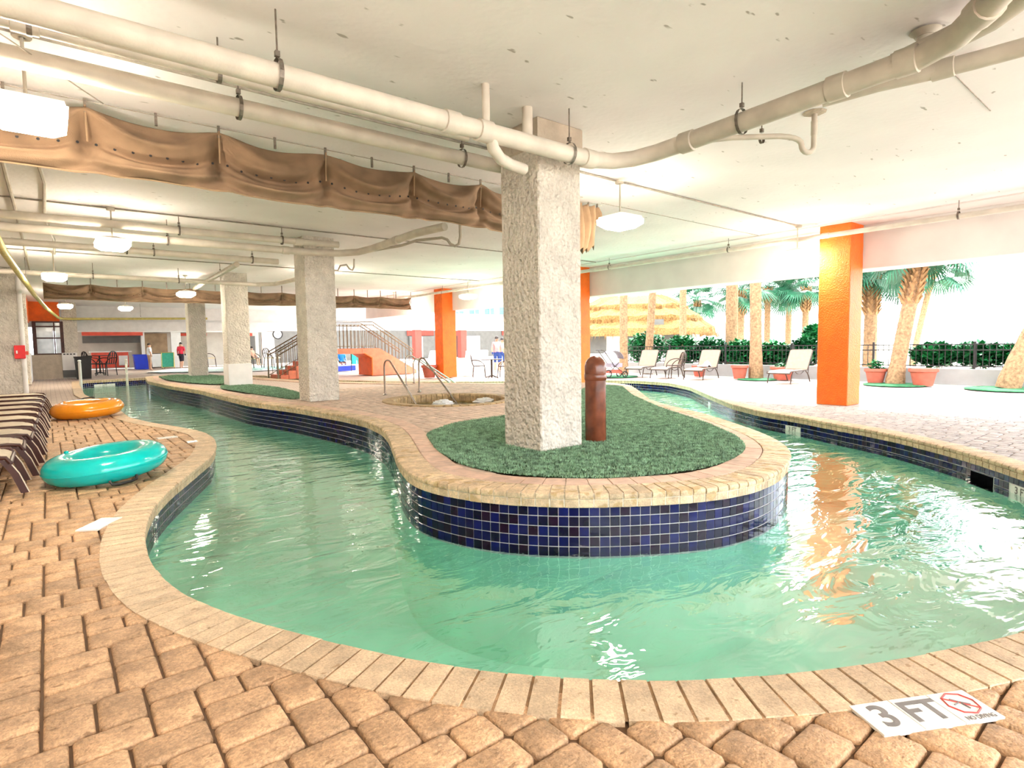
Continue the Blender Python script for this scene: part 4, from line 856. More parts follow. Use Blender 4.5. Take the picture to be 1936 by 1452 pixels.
# ------------------------------------------------------------------ pendant lamps
def lamp_proto():
    o = T('pendant_lamp', None, 'lamp'); z = 0.0     # origin on the ceiling
    mb = MB(); mb.lathe([(0.055, 0), (0.055, -0.025), (0.02, -0.05)], (0, 0, 0), 14); mb.build('canopy', LAMPW, o, True, local=True)
    mb = MB(); mb.tube([(0, 0, -0.04), (0, 0, -0.45)], 0.011, 8); mb.build('rod', PIPED, o, True, local=True)
    def fr(h): return lambda s_, z: [(-s_, -s_, z), (s_, -s_, z), (s_, s_, z), (-s_, s_, z)]
    q = fr(0); mb = MB(); V = q(0.05, -0.44) + q(0.09, -0.455) + q(0.205, -0.49) + q(0.21, -0.515) + q(0.18, -0.515)
    mb.add(V, [(0, 1, 2, 3)] + [(i * 4 + k, i * 4 + (k + 1) % 4, i * 4 + 4 + (k + 1) % 4, i * 4 + 4 + k) for i in range(4) for k in range(4)]); mb.build('housing', LAMPW, o, local=True)
    mb = MB(); V = q(0.18, -0.512) + q(0.225, -0.53) + q(0.22, -0.595) + q(0.14, -0.655); mb.add(V, [(0, 1, 2, 3), (15, 14, 13, 12)] + [(i * 4 + k, i * 4 + (k + 1) % 4, i * 4 + 4 + (k + 1) % 4, i * 4 + 4 + k) for i in range(3) for k in range(4)]); mb.build('diffuser', GLOW, o, local=True)
    return o
lm = lamp_proto(); lm['group'] = 'pendant lamps under the ceiling'
def LG(px, py, zz=2.87): p = G(px, py, zz); return (p[0], p[1], ZC)
LAMPS = [((-0.6, -1.3, ZC), 'unseen pendant lamp added behind the camera to light the near deck'), ((-0.02, 5.3, ZC), 'large pendant lamp at the upper left before the curtain'), ((6.19, 5.3, ZC), 'pendant lamp right of the near grey column'), ((11.44, 5.35, ZC), 'pendant lamp beside the near orange column'),  # the first lamp is out of view, added to warm and brighten the foreground
         ((0.88, 10.95, ZC), 'pendant lamp under the front curtain in the second bay'), ((0.21, 16.4, ZC), 'pendant lamp left of the rear curtain'), ((3.33, 19.7, ZC), 'pendant lamp above the farthest grey column'),
         ((11.3, 16.4, ZC), 'pendant lamp by the far orange column'), ((11.3, 21.8, ZC), 'pendant lamp at the right end of the rear curtain'), ((6.3, 16.4, ZC), 'pendant lamp peeking out right of the second grey column'),
         ((0.6, 27.0, ZC), 'pendant lamp above the dark window'), ((2.5, 27.5, ZC), 'pendant lamp behind the rear curtain'), ((5.5, 40.0, ZC), 'pendant lamp above the far pool'), ((10.0, 40.0, ZC), 'second pendant lamp above the far pool')]
for i, (p, lab) in enumerate(LAMPS):
    if i == 0: lm.location = p; lm['label'] = lab
    else: copy_tree(lm, p, 0, lab)

# ------------------------------------------------------------------ seaward boundary: low wall and iron fence
XF = 18.85
o = MB().box((XF + 0.1, 6.5, 0.215), (0.2, 19.6, 0.43), ch=0.01).build('wall_garden', mat('garden_wall', (0.27, 0.262, 0.25), 0.8, 0.08, 3)); tag(o, kind='structure')
fn = T('iron_fence', 'black iron picket fence standing on the low white garden wall', 'fence', (XF, 6.5, 0.43))
y0, y1 = -3.0, 16.2
for z in (0.50, 0.93, 1.08): mb = MB(); mb.box((XF + 0.08, (y0 + y1) / 2, z), (0.03, y1 - y0, 0.028)); mb.build('rail', IRON, fn)
pk = MB().box((0, 0, 0), (0.014, 0.014, 0.62)).build('picket', IRON, fn, local=True)
ny = int((y1 - y0) / 0.135); M0 = wm(fn).inverted()
pk.matrix_basis = M0 @ Matrix.Translation((XF + 0.08, y0, 0.78))
for i in range(1, ny + 1): link('picket', pk.data, fn, M0 @ Matrix.Translation((XF + 0.08, y0 + i * 0.135, 0.78)))
pt_ = None
for i in range(9):
    y = y0 + 0.05 + i * 2.38
    if pt_ is None: pt_ = MB().box((0, 0, 0), (0.05, 0.05, 0.74), ch=0.004).build('post', IRON, fn, local=True); pt_.matrix_basis = M0 @ Matrix.Translation((XF + 0.08, y, 0.79))
    else: link('post', pt_.data, fn, M0 @ Matrix.Translation((XF + 0.08, y, 0.79)))

# ------------------------------------------------------------------ plants
def leaf_cloud(n, rad, size, seed, flatz=1.0):
    rng = np.random.RandomState(seed); d = rng.normal(size=(n, 3)); d /= np.linalg.norm(d, axis=1)[:, None]; r = rng.rand(n) ** 0.25
    P = d * r[:, None] * np.array(rad); P[:, 2] *= flatz; a = rng.rand(n) * 6.28; t = rng.rand(n) * 1.4 - 0.5; V = []; F = []
    for i in range(n):
        s_ = size * (0.6 + 0.8 * rng.rand()); dx = np.array([math.cos(a[i]) * math.cos(t[i]), math.sin(a[i]) * math.cos(t[i]), math.sin(t[i])]); sd_ = np.array([-math.sin(a[i]), math.cos(a[i]), 0]) * s_ * 0.32
        p = P[i]; k = len(V); V += [tuple(p), tuple(p + dx * s_ * 0.5 + sd_), tuple(p + dx * s_), tuple(p + dx * s_ * 0.5 - sd_)]; F.append((k, k + 1, k + 2, k + 3))
    return V, F
def shrub(label, c, rad, n, size, m, seed):
    o = T('shrub', label, 'shrub', (c[0], c[1], 0)); V, F = leaf_cloud(n, rad, size, seed)
    mb = MB(); mb.add([(v[0] + c[0], v[1] + c[1], v[2] + c[2]) for v in V], F); me = bpy.data.meshes.new('foliage'); inv = wm(o).inverted()
    me.from_pydata([tuple(inv @ Vector(v)) for v in mb.v], [], mb.f); me.materials.append(m); me.update(); fo = bpy.data.objects.new('foliage', me); col.objects.link(fo); fo.parent = o; fo['kind'] = 'stuff'
    for k in range(5):
        a = k * 1.3; mb = MB(); mb.tube([(c[0] + 0.06 * math.cos(a), c[1] + 0.06 * math.sin(a), -0.05), (c[0] + rad[0] * 0.35 * math.cos(a), c[1] + rad[1] * 0.35 * math.sin(a), c[2])], [0.02, 0.008], 5); mb.build('stem', BARK, o)
def sh(label, px, py, dist_x, w_px, h_px, n, m, seed):
    p = onX(px, py, dist_x); k = FPX / ((p - CAM) @ AF); shrub(label, p, (w_px / k / 2 * 0.8, w_px / k / 2, h_px / k / 2), n, 0.17, m, seed)
for i, (lab, px, py, X, w_, h_) in enumerate((('tall round green shrub left behind the iron fence', 1222, 660, 20.2, 75, 66), ('green shrub second from the left behind the iron fence', 1290, 664, 20.2, 70, 56), ('green shrub behind the middle peach loungers', 1345, 668, 20.2, 66, 56),
        ('green shrub left of the bare palm trunk behind the fence', 1400, 670, 20.3, 60, 50), ('dark green shrub right of the bare palm trunk', 1462, 672, 20.2, 70, 48), ('green shrub just left of the near orange column', 1520, 668, 20.2, 62, 56),
        ('taller shrub touching the left edge of the near orange column', 1538, 640, 24.0, 40, 50), ('green shrub right of the thick palm behind the fence', 1770, 672, 20.2, 80, 42), ('long green shrub between the thick and leaning palms', 1852, 672, 20.2, 90, 44), ('green shrub behind the leaning palm at the right edge', 1925, 672, 20.2, 60, 40))):
    sh(lab, px, py, X, w_, h_, 2600, (LEAF, LEAFD)[i % 3 == 2], 20 + i)

def fan_mesh(n=22, L=0.85, seed=1):
    rnd = random.Random(seed); mb = MB(); P = [(0, 0, 0), (0.35, 0, 0.10), (0.75, 0, 0.10)]; mb.tube(P, [0.016, 0.013, 0.008], 5); c = np.array(P[-1])
    for i in range(n):
        a = R(-115 + 230 * i / (n - 1)); l = L * (0.75 + 0.25 * math.cos(a)) * rnd.uniform(0.9, 1.05); d = np.array([math.cos(a), math.sin(a), 0]); s_ = np.array([-math.sin(a), math.cos(a), 0]) * 0.03
        m1 = c + d * l * 0.55 + np.array([0, 0, 0.02 * math.cos(a)]); e = c + d * l + np.array([0, 0, -0.28 * l]); mb.add([tuple(c), tuple(m1 + s_), tuple(e), tuple(m1 - s_)], [(0, 1, 2, 3)])
    return mb
FANS = [fan_mesh(30, 0.95, k).build('frond_source', FROND, local=True) for k in range(2)]
FME = [f.data for f in FANS]
for f in FANS: bpy.data.objects.remove(f)
def palm(label, base, h, r0, lean=(0, 0), crown=16, fl=1.0, boots=0.0, seed=1, dead=0):
    crown = int(crown * 1.6)
    base = np.array(base, float); rnd = random.Random(seed); o = T('palm_tree', label, 'palm tree', base); n = 26
    path = [base + np.array([lean[0] * (t ** 1.2), lean[1] * (t ** 1.2), h * t]) for t in np.linspace(0, 1, n)]
    rs = [r0 * (1.25 - 0.25 * min(1, t * 6)) * (1 - 0.12 * t) * (1 + 0.045 * (i % 2)) for i, t in enumerate(np.linspace(0, 1, n))]
    mb = MB(); mb.tube(path, rs, 14); mb.build('trunk', BARK, o, True, angle=25)
    top = path[-1]
    if boots:
        nb_ = int(boots / 0.09); kk = 7
        for i in range(nb_):
            z = h - boots + 0.09 * i; t = z / h; c = base + np.array([lean[0] * t ** 1.2, lean[1] * t ** 1.2, z])
            for k in range(kk):
                a = 6.283 * (k + 0.5 * (i % 2)) / kk; d = np.array([math.cos(a), math.sin(a), 0]); s_ = np.array([-math.sin(a), math.cos(a), 0]) * 0.055; rr = r0 * 0.9
                mb = MB(); p0 = c + d * rr * 0.8; p1 = c + d * (rr + 0.075) + s_ * (2.2 if i % 2 else -2.2) + np.array([0, 0, 0.22])
                mb.add([tuple(p0 - s_), tuple(p0 + s_), tuple(p1 + s_ * .35), tuple(p1 - s_ * .35), tuple(p0 - s_ + d * 0.05), tuple(p0 + s_ + d * 0.05), tuple(p1 + s_ * .35 + d * .03), tuple(p1 - s_ * .35 + d * .03)], [(0, 1, 2, 3), (4, 7, 6, 5), (0, 4, 5, 1), (1, 5, 6, 2), (2, 6, 7, 3), (3, 7, 4, 0)]); mb.build('boot', BOOT, o)
    M0 = wm(o).inverted()
    for k in range(crown):
        a = 2.4 * k + rnd.uniform(-.2, .2); el = R(65 - 115 * (k / max(1, crown - 1)) + rnd.uniform(-8, 8))
        M = Matrix.Translation(top) @ Matrix.Rotation(a, 4, 'Z') @ Matrix.Rotation(-el, 4, 'Y') @ Matrix.Rotation(rnd.uniform(-.4, .4), 4, 'X') @ Matrix.Scale(fl * rnd.uniform(0.85, 1.1), 4)
        link('frond', FME[k % 2], o, M0 @ M)
    return o
def clampx(p, X): p = p * (X / p[0]); p[2] = 0; return p
palm('straight bare palm trunk standing on the deck turf before the fence', clampx(G(1429, 713, 0), 18.35), 6.2, 0.185, (-0.05, 0.1), seed=2)
palm('thick palm with criss-cross boots beside the terracotta pots', clampx(G(1692, 722, 0), 18.3), 3.7, 0.19, (0.35, -0.45), 16, 1.0, 1.5, seed=3)
palm('leaning palm trunk at the right picture edge', clampx(G(1905, 735, 0), 18.2), 6.0, 0.2, (1.2, -2.2), seed=4)
def bp_(label, px, d, h, r0, cr=14, fl=1.0, boots=0.0, seed=1, lean=(0, 0)):
    q = ray(px, 650); q = q / np.hypot(q[0], q[1]); palm(label, (q[0] * d, q[1] * d, -0.05), h, r0, lean, cr, fl, boots, seed)
bp_('palm trunk before the left half of the thatched roof', 1179, 23.5, 6.5, 0.16, seed=5)
bp_('palm trunk before the right half of the thatched roof', 1225, 24.5, 6.5, 0.16, seed=6, lean=(0.3, -0.3))
bp_('bare palm trunk right of the thatched hut', 1291, 29.0, 6.4, 0.17, seed=7)
bp_('thick bare palm trunk rising behind the fence', 1383, 24.0, 6.6, 0.23, seed=8)
bp_('low palm with boots right of the thick bare trunk', 1400, 30.0, 3.7, 0.17, 15, 1.05, 1.2, seed=9)
bp_('small pale palm between the hut and the thick trunk', 1318, 43.0, 4.2, 0.19, 15, 1.4, 0.8, seed=10)
bp_('palm with bushy crown left of the near orange column', 1450, 34.0, 4.1, 0.16, 16, 1.2, 0.8, seed=11)
bp_('distant palm with wide crown behind the umbrella', 1490, 37.0, 4.2, 0.17, 16, 1.2, 1.0, seed=12)
bp_('palm crown touching the near orange column', 1522, 33.0, 3.9, 0.16, 16, 1.1, 1.2, seed=13)
bp_('palm with hanging green fronds right behind the orange column', 1645, 22.5, 3.6, 0.20, 20, 1.0, 1.5, seed=14)
bp_('slim distant palm trunk beside the thick booted palm', 1726, 33.0, 4.4, 0.13, 16, 1.2, 0.4, seed=15, lean=(0.5, -0.6))
for (lab, px, py, r_) in (('green turf circle around the bare palm trunk', 1432, 715, 0.62), ('green turf circle around the booted palm', 1692, 723, 0.75), ('green turf circle around the leaning palm', 1905, 736, 0.85), ('green turf patch below the stroller', 1165, 709, 0.8)):
    p = clampx(G(px, py, 0), 18.0 if px > 1200 else 16.5); mb = MB(); mb.lathe([(r_, 0.0), (r_ - 0.02, 0.02), (0.0, 0.025)], (p[0], p[1], 0), 24); o = mb.build('turf_circle', mat('turf_bright', (0.02, 0.14, 0.05), 0.8, 0.4, 9, 0.6, 120)); tag(o, lab, 'turf')
def pot(label, px, py, r_, h, plant=None):
    p = G(px, py, 0); p = p * min(1, 18.3 / p[0]); p[2] = 0; o = T('flower_pot', label, 'flower pot', p)
    mb = MB(); mb.lathe([(r_ * 0.68, 0), (r_ * 0.92, h * 0.78), (r_ * 1.0, h * 0.80), (r_ * 1.03, h), (r_ * 0.92, h), (r_ * 0.88, h * 0.9), (0, h * 0.9)], p, 24); b = mb.build('body', TERRA, o, True)
    mb = MB(); mb.lathe([(r_ * 1.01, h * 0.79), (r_ * 1.06, h * 0.82), (r_ * 1.07, h * 0.98), (r_ * 1.02, h * 1.0)], p, 24); mb.build('rim', TERRA, o, True)
    mb = MB(); mb.lathe([(r_ * 0.88, h * 0.9), (0, h * 0.93)], p, 16); mb.build('soil', SOIL, o)
    if plant:
        V, F = leaf_cloud(160, (r_ * 0.7, r_ * 0.7, plant), 0.12, int(px)); mb = MB(); mb.add([(v[0] + p[0], v[1] + p[1], abs(v[2]) + h * 0.92) for v in V], F); q = mb.build('plant', LEAF, o); q['kind'] = 'stuff'
pot('terracotta pot left of the bare palm trunk', 1398, 716, 0.26, 0.45)
pot('wide terracotta pot with yellow flowers behind the near peach lounger', 1480, 714, 0.36, 0.42, 0.12)
pot('terracotta pot with leafy plant left of the booted palm', 1655, 721, 0.27, 0.42, 0.3)
pot('terracotta pot right of the booted palm', 1745, 729, 0.32, 0.46)
pot('small terracotta pot behind the peach loungers', 1322, 711, 0.25, 0.4)
pot('orange planter beside the far orange column', 812, 714, 0.3, 0.5)

# ------------------------------------------------------------------ thatched hut
hx = onX(1200, 640, 27.0); hc = (27.6, 22.6)
o = T('thatched_hut', 'white beach bar hut under a shaggy thatched roof', 'hut', (hc[0], hc[1], 0)); ha = R(51.25)
def hut_pt(a, b): return (hc[0] + a * math.cos(-ha) - b * math.sin(-ha), hc[1] + a * math.sin(-ha) + b * math.cos(-ha))
hp = [hut_pt(a, b) for a, b in ((-3.6, -2.2), (3.6, -2.2), (3.6, 2.2), (-3.6, 2.2))]
MB().prism(hp, -0.05, 2.1).build('wall', WHITE, o)
rnd = random.Random(5); V = []; F = []
tiers = [(4.7, 3.3, 1.62), (4.5, 3.1, 2.05), (3.9, 2.5, 2.45), (3.8, 2.45, 2.75), (3.1, 1.8, 3.2), (3.0, 1.7, 3.45), (2.0, 0.5, 3.95), (1.6, 0.1, 4.05)]; n = 72
for (a, b, z) in tiers:
    for k in range(n):
        t = 2 * math.pi * k / n; e = 0.55; ca, sa = math.cos(t), math.sin(t); x = a * abs(ca) ** e * np.sign(ca); y = b * abs(sa) ** e * np.sign(sa)
        p = hut_pt(x * (1 + rnd.uniform(-.02, .02)), y * (1 + rnd.uniform(-.02, .02))); V.append((p[0], p[1], z + rnd.uniform(-0.09, 0.05)))
for i in range(len(tiers) - 1):
    for k in range(n): F.append((i * n + k, i * n + (k + 1) % n, (i + 1) * n + (k + 1) % n, (i + 1) * n + k))
F.append(tuple((len(tiers) - 1) * n + k for k in range(n))); mb = MB(); mb.add(V, F); rf = mb.build('roof', THATCH, o)
mb = MB()
for (a, b, z) in (tiers[0], tiers[2], tiers[4]):
    for k in range(260):
        t = rnd.random() * 6.283; ca, sa = math.cos(t), math.sin(t); x = a * abs(ca) ** .55 * np.sign(ca); y = b * abs(sa) ** .55 * np.sign(sa); p = hut_pt(x, y); q = hut_pt(x * 1.03, y * 1.03); w_ = 0.03
        mb.add([(p[0] - w_, p[1], z + .12), (p[0] + w_, p[1], z + .12), (q[0], q[1], z - rnd.uniform(0.1, 0.4))], [(0, 1, 2)])
q = mb.build('thatch_fringe', THATCH, rf); q['kind'] = 'stuff'
for i, a in enumerate((-2.3, 0.2, 2.4)):
    p = hut_pt(a, -2.24); mb = MB(); mb.box((p[0], p[1], 1.25), (1.6, 0.06, 1.2), -ha); w_ = mb.build('serving_window', GREYW, o)
p = hut_pt(1.2, -3.0); mb = MB(); mb.box((p[0], p[1], 2.35), (0.9, 0.05, 0.3), -ha); mb.build('sign_board', GREYW, o)
# beach umbrella
q = ray(1468, 640); q = q / np.hypot(q[0], q[1]) * 44; o = T('beach_umbrella', 'pale beach umbrella far beyond the fence', 'umbrella', (q[0], q[1], -0.05))
mb = MB(); mb.tube([(q[0], q[1], -0.05), (q[0], q[1], 1.9)], 0.03, 6); mb.build('pole', WHITE, o)
mb = MB(); mb.lathe([(1.2, 1.55), (0.6, 1.8), (0.0, 1.95)], (q[0], q[1], 0), 10); mb.build('canopy', CLOTH('cream', (0.62, 0.57, 0.42)), o)

# ------------------------------------------------------------------ stroller, wicker chair
p = clampx(G(1160, 709, 0), 16.0); o = T('stroller', 'grey baby stroller parked behind the bollard', 'stroller', p, R(-20)); M_ = wm(o)
def lo_(x, y, z): return tuple(M_ @ Vector((x, y, z)))
GREYC = CLOTH('grey', (0.30, 0.27, 0.32))
for (x, y, r_) in ((-0.35, -0.25, 0.13), (-0.35, 0.25, 0.13), (0.35, -0.22, 0.1), (0.35, 0.22, 0.1)):
    mb = MB(); mb.tube([lo_(x + r_ * math.cos(a), y, r_ + 0.02 + r_ * math.sin(a)) for a in np.linspace(0, 6.283, 18, endpoint=False)], 0.022, 6, True); w_ = mb.build('wheel', BLACK, o, True)
    mb = MB(); mb.tube([lo_(x, y - 0.03, r_ + 0.02), lo_(x, y + 0.03, r_ + 0.02)], 0.03, 8); mb.build('hub', CHROME, w_)
for s_ in (-1, 1): mb = MB(); mb.tube([lo_(0.35, s_ * .22, 0.13), lo_(-0.1, s_ * .22, 0.45), lo_(-0.5, s_ * .22, 0.98), lo_(-0.6, s_ * .2, 1.0)], 0.014, 6); mb.tube([lo_(-0.35, s_ * .24, 0.15), lo_(0.1, s_ * .22, 0.55)], 0.014, 6); mb.build('frame', BRONZE, o, True)
mb = MB(); mb.tube([lo_(-0.6, -.2, 1.0), lo_(-0.6, .2, 1.0)], 0.018, 6); mb.build('handle', BLACK, o, True)
V = []; F = []
for i in range(9):
    a = R(10 + 125 * i / 8)
    for y in (-.23, -.1, .1, .23): V.append(lo_(-0.05 + 0.36 * math.cos(a) * 1.0, y, 0.62 + 0.36 * math.sin(a)))
for i in range(8):
    for k in range(3): F.append((i * 4 + k, i * 4 + k + 1, i * 4 + k + 5, i * 4 + k + 4))
mb = MB(); mb.add(V, F); mb.build('canopy', GREYC, o, True).modifiers.new('t', 'SOLIDIFY').thickness = 0.01
mb = MB(); mb.prism([lo_(-.2, -.2, 0)[:2], lo_(.25, -.2, 0)[:2], lo_(.25, .2, 0)[:2], lo_(-.2, .2, 0)[:2]], 0.38, 0.52); mb.build('seat', GREYC, o)
mb = MB(); mb.prism([lo_(-.25, -.18, 0)[:2], lo_(.25, -.18, 0)[:2], lo_(.25, .18, 0)[:2], lo_(-.25, .18, 0)[:2]], 0.16, 0.28); mb.build('basket', RED, o)

def chair_proto(name, frame, seatm):
    o = T(name, None, 'chair'); w, h = 0.24, 0.44
    mb = MB(); mb.box((0, 0, h), (0.46, 0.46, 0.035), ch=0.01); mb.build('seat', seatm, o, local=True)
    mb = MB(); mb.tube([(-0.22, -w, h)] + arc((-0.27, -w, h + 0.15), (-0.33, -w, h + 0.45), (-0.32, 0, h + 0.46), 6) + arc((-0.32, 0, h + 0.46), (-0.33, w, h + 0.45), (-0.27, w, h + 0.15), 6)[1:] + [(-0.22, w, h)], 0.02, 8); mb.build('back_hoop', frame, o, True, local=True)
    mb = MB()
    for y in (-0.12, 0, 0.12): mb.tube([(-0.23, y, h), (-0.31, y, h + 0.43)], 0.017, 6)
    mb.build('back_rods', frame, o, local=True)
    for (x, y) in ((0.21, -w), (0.21, w), (-0.21, -w), (-0.21, w)): mb = MB(); mb.tube([(x, y, h), (x * 1.18, y * 1.05, 0)], 0.018, 6); mb.build('leg', frame, o, local=True)
    for s_ in (-1, 1): mb = MB(); mb.tube(arc((-0.27, s_ * w, h + 0.22), (0.1, s_ * (w + 0.05), h + 0.26), (0.22, s_ * w, h)), 0.017, 6); mb.build('armrest', frame, o, local=True)
    return o
ch = chair_proto('patio_chair', BRONZE, BRONZE); CHS = [((1276, 714), 2.6, 'brown metal patio chair between the peach loungers'), ((955, 714), 2.3, 'brown metal patio chair right of the small round table'), ((906, 713), -0.6, 'brown metal patio chair left of the small round table')]
for i, (px, a, lab) in enumerate(CHS):
    p = G(*px, 0)
    if i == 0: ch.location = tuple(p); ch.rotation_euler = (0, 0, a); ch['label'] = lab
    else: copy_tree(ch, p, a, lab)
def round_table(label, p, r_, h, m):
    o = T('round_table', label, 'table', p); mb = MB(); mb.lathe([(0, h - 0.03), (r_, h - 0.03), (r_, h), (0, h)], p, 24); mb.build('table_top', m, o)
    mb = MB(); mb.tube([(p[0], p[1], p[2] + 0.02), (p[0], p[1], p[2] + h - 0.02)], 0.04, 10); mb.build('pedestal', m, o, True)
    for k in range(4): a = k * math.pi / 2 + 0.4; mb = MB(); mb.tube([(p[0], p[1], p[2] + 0.12), (p[0] + 0.28 * math.cos(a), p[1] + 0.28 * math.sin(a), p[2] + 0.02)], 0.02, 6); mb.build('foot', m, o)
round_table('small round table with brown pedestal between two patio chairs', G(930, 715, 0), 0.42, 0.72, BRONZE)
# white loungers in the sunny yard
WH = CLOTH('whitesling', (0.78, 0.76, 0.74)); lw = lounger_proto('sun_lounger', mat('white_frame', (0.75, 0.72, 0.7), 0.5), WH, 58); lw['group'] = 'white loungers in the sunny courtyard'
for i, (px, a, lab) in enumerate((((878, 711), 0.7, 'white lounger right behind the far orange column'), ((884, 703), 0.8, 'white lounger second behind the far orange column'), ((908, 700), 0.9, 'white lounger third row behind the far orange column'), ((800, 700), 0.6, 'white lounger left of the far orange column'))):
    p = G(*px, 0)
    if i == 0: lw.location = tuple(p); lw.rotation_euler = (0, 0, a); lw['label'] = lab
    else: copy_tree(lw, p, a, lab)

# ------------------------------------------------------------------ red stair bridge
yb0, yb1 = 23.3, 24.7
br = T('stair_bridge', 'coral stair bridge with bronze railings and an arched opening', 'stairs', (9.9, 24.0, 0)); zl = 1.18
def yprism(name, poly, m, ya=yb0, yb=yb1, parent=br):
    n = len(poly); V = [(x, ya, z) for x, z in poly] + [(x, yb, z) for x, z in poly]; mb = MB(); mb.add(V, [tuple(range(n)), tuple(range(n, 2 * n))[::-1]] + [(i, (i + 1) % n, n + (i + 1) % n, n + i) for i in range(n)]); return mb.build(name, m, parent)
yprism('landing', [(9.1, zl - 0.22), (10.75, zl - 0.22), (11.0, zl - 0.002), (9.1, zl - 0.002)], CORAL, yb0 + 0.012, yb1 - 0.012)
yprism('left_pier', [(8.0, 0), (9.0, 0), (9.0, 0.75), (9.35, zl - 0.22), (9.1, zl - 0.0), (8.6, 0.95)], CORAL)
yprism('right_pier', [(10.95, 0), (13.1, 0), (13.1, 0.17), (11.3, zl), (10.5, zl), (10.5, zl - 0.2), (10.6, zl - 0.2), (10.95, 0.78)], CORAL)
yprism('arch_reveal', [(10.93, 0.0), (10.97, 0.0), (10.97, 0.78), (10.62, zl - 0.2), (10.56, zl - 0.2), (10.93, 0.76)], ORANGE, yb0 - 0.002, yb1 + 0.002)
for side in (0, 1):
    for k in range(6):
        x0 = 11.2 + 0.3 * k if side else 8.9 - 0.3 * k; z = zl - 0.17 * (k + 1)
        if z > 0.1: mb = MB(); mb.box((x0 + (0.15 if side else -0.15), (yb0 + yb1) / 2, z / 2 + 0.02), (0.32, yb1 - yb0 - 0.05, z)); mb.build('step', CORAL, br)
RB = mat('rail_bronze', (0.16, 0.11, 0.06), 0.4, 0.2, 8, metallic=0.4)
for yy in (yb0 + 0.06, yb1 - 0.06):
    for dz in (1.14, 1.0): mb = MB(); mb.tube([(7.0, yy, dz - 0.05), (9.15, yy, zl + dz), (11.05, yy, zl + dz), (13.0, yy, dz - 0.05)], 0.025, 6); mb.build('rail', RB, br, True)
    mb = MB(); mb.tube([(7.0, yy, 0.15), (9.15, yy, zl + 0.1), (11.05, yy, zl + 0.1), (13.0, yy, 0.15)], 0.015, 6); mb.build('rail', RB, br, True)
    for x in np.arange(7.0, 13.01, 0.17):
        zz = zl if 9.15 <= x <= 11.05 else (zl * (x - 7.0) / 2.15 if x < 9.15 else zl * (13.0 - x) / 1.95); big = abs((x - 7.0) / 0.17 % 6) < 0.5
        mb = MB(); mb.box((x, yy, zz + 0.53), ((0.05 if big else 0.022), (0.05 if big else 0.022), 1.06)); mb.build('post' if big else 'baluster', RB, br)
# things under the bridge
p = G(665, 703, 0); o = MB().box((p[0], p[1] + 1.2, 0.16), (1.3, 0.6, 0.3), 0.3, 0.03).build('storage_box', BLUE); tag(o, 'low blue box under the stair bridge', 'box')
p = G(686, 702, 0); o = T('towel_rack', 'turquoise towels hanging on a dark rack under the bridge', 'towel rack', (p[0], p[1] + 0.7, 0))
q = (p[0], p[1] + 0.7)
mb = MB(); mb.tube([(q[0] - 0.3, q[1], 0), (q[0] - 0.3, q[1], 1.0), (q[0] + 0.3, q[1], 1.0), (q[0] + 0.3, q[1], 0)], 0.02, 6); mb.build('stand', BRONZE, o)
for k in (-0.16, 0.14): mb = MB(); mb.box((q[0] + k, q[1] - 0.02, 0.66), (0.24, 0.06, 0.62), ch=0.02); mb.build('towel', CLOTH('turq', (0.03, 0.5, 0.45)), o)

# ------------------------------------------------------------------ far building
Yf = 46.0
REDC = mat('red_courtyard', (0.30, 0.05, 0.035), 0.7, 0.1, 4)  # deeper copy of the red paint, offsetting the strong courtyard light
fb = T('courtyard_building', 'white building with red columns beyond the courtyard', 'building', (28, Yf, 0))
def wallbox(name, x0, x1, z0, z1, m, dy=0.0, th=0.3, parent=fb): mb = MB(); mb.box(((x0 + x1) / 2, Yf + dy + th / 2, (z0 + z1) / 2), (x1 - x0, th, z1 - z0)); return mb.build(name, m, parent)
wallbox('ground_wall', 13.0, 46, 0, 2.7, GREYW, 3.0)
wallbox('fascia', 13.0, 46, 2.65, 3.6, WHITE, -0.4, 0.5)
wallbox('parapet', 13.0, 46, 3.6, 3.95, BEAM, -0.5, 0.4)
wallbox('upper_wall', 13.0, 46, 3.95, 12, WHITE, 2.0)
for i, x in enumerate((25.7, 30.6, 36.6, 42.0)): mb = MB(); mb.box((x + 0.3, Yf, 1.5), (0.65, 0.6, 3.0)); mb.build('column', REDC, fb)
for (x0, x1) in ((26.6, 29.5), (31.0, 32.6), (38, 41)): wallbox('red_band', x0, x1, 2.2, 2.7, REDC, 2.85, 0.1)
for (x0, x1, m) in ((26.8, 29.5, GREYW), (31.1, 32.5, DKRED), (33.2, 35.0, WHITE)): w_ = wallbox('shopfront', x0, x1, 0.1, 2.15, m, 2.8, 0.1); mb = MB(); mb.box(((x0 + x1) / 2, Yf + 2.78, 1.1), (0.08, 0.06, 2.0)); mb.build('mullion', WHITE, w_)
for fl_ in range(2):
    for i in range(11):
        x0 = 25.6 + i * 1.9; w_ = wallbox('window', x0, x0 + 1.15, 4.3 + 3 * fl_, 5.9 + 3 * fl_, GLASSB, 1.94, 0.06); mb = MB(); mb.box((x0 + 0.57, Yf + 1.9, 5.1 + 3 * fl_), (0.07, 0.06, 1.6)); mb.build('frame', WHITE, w_)
    mb = MB(); mb.box((35.5, Yf + 1.2, 4.75 + 3 * fl_ - 0.5), (20.5, 0.05, 0.06)); mb.build('balcony_rail', WHITE, fb)
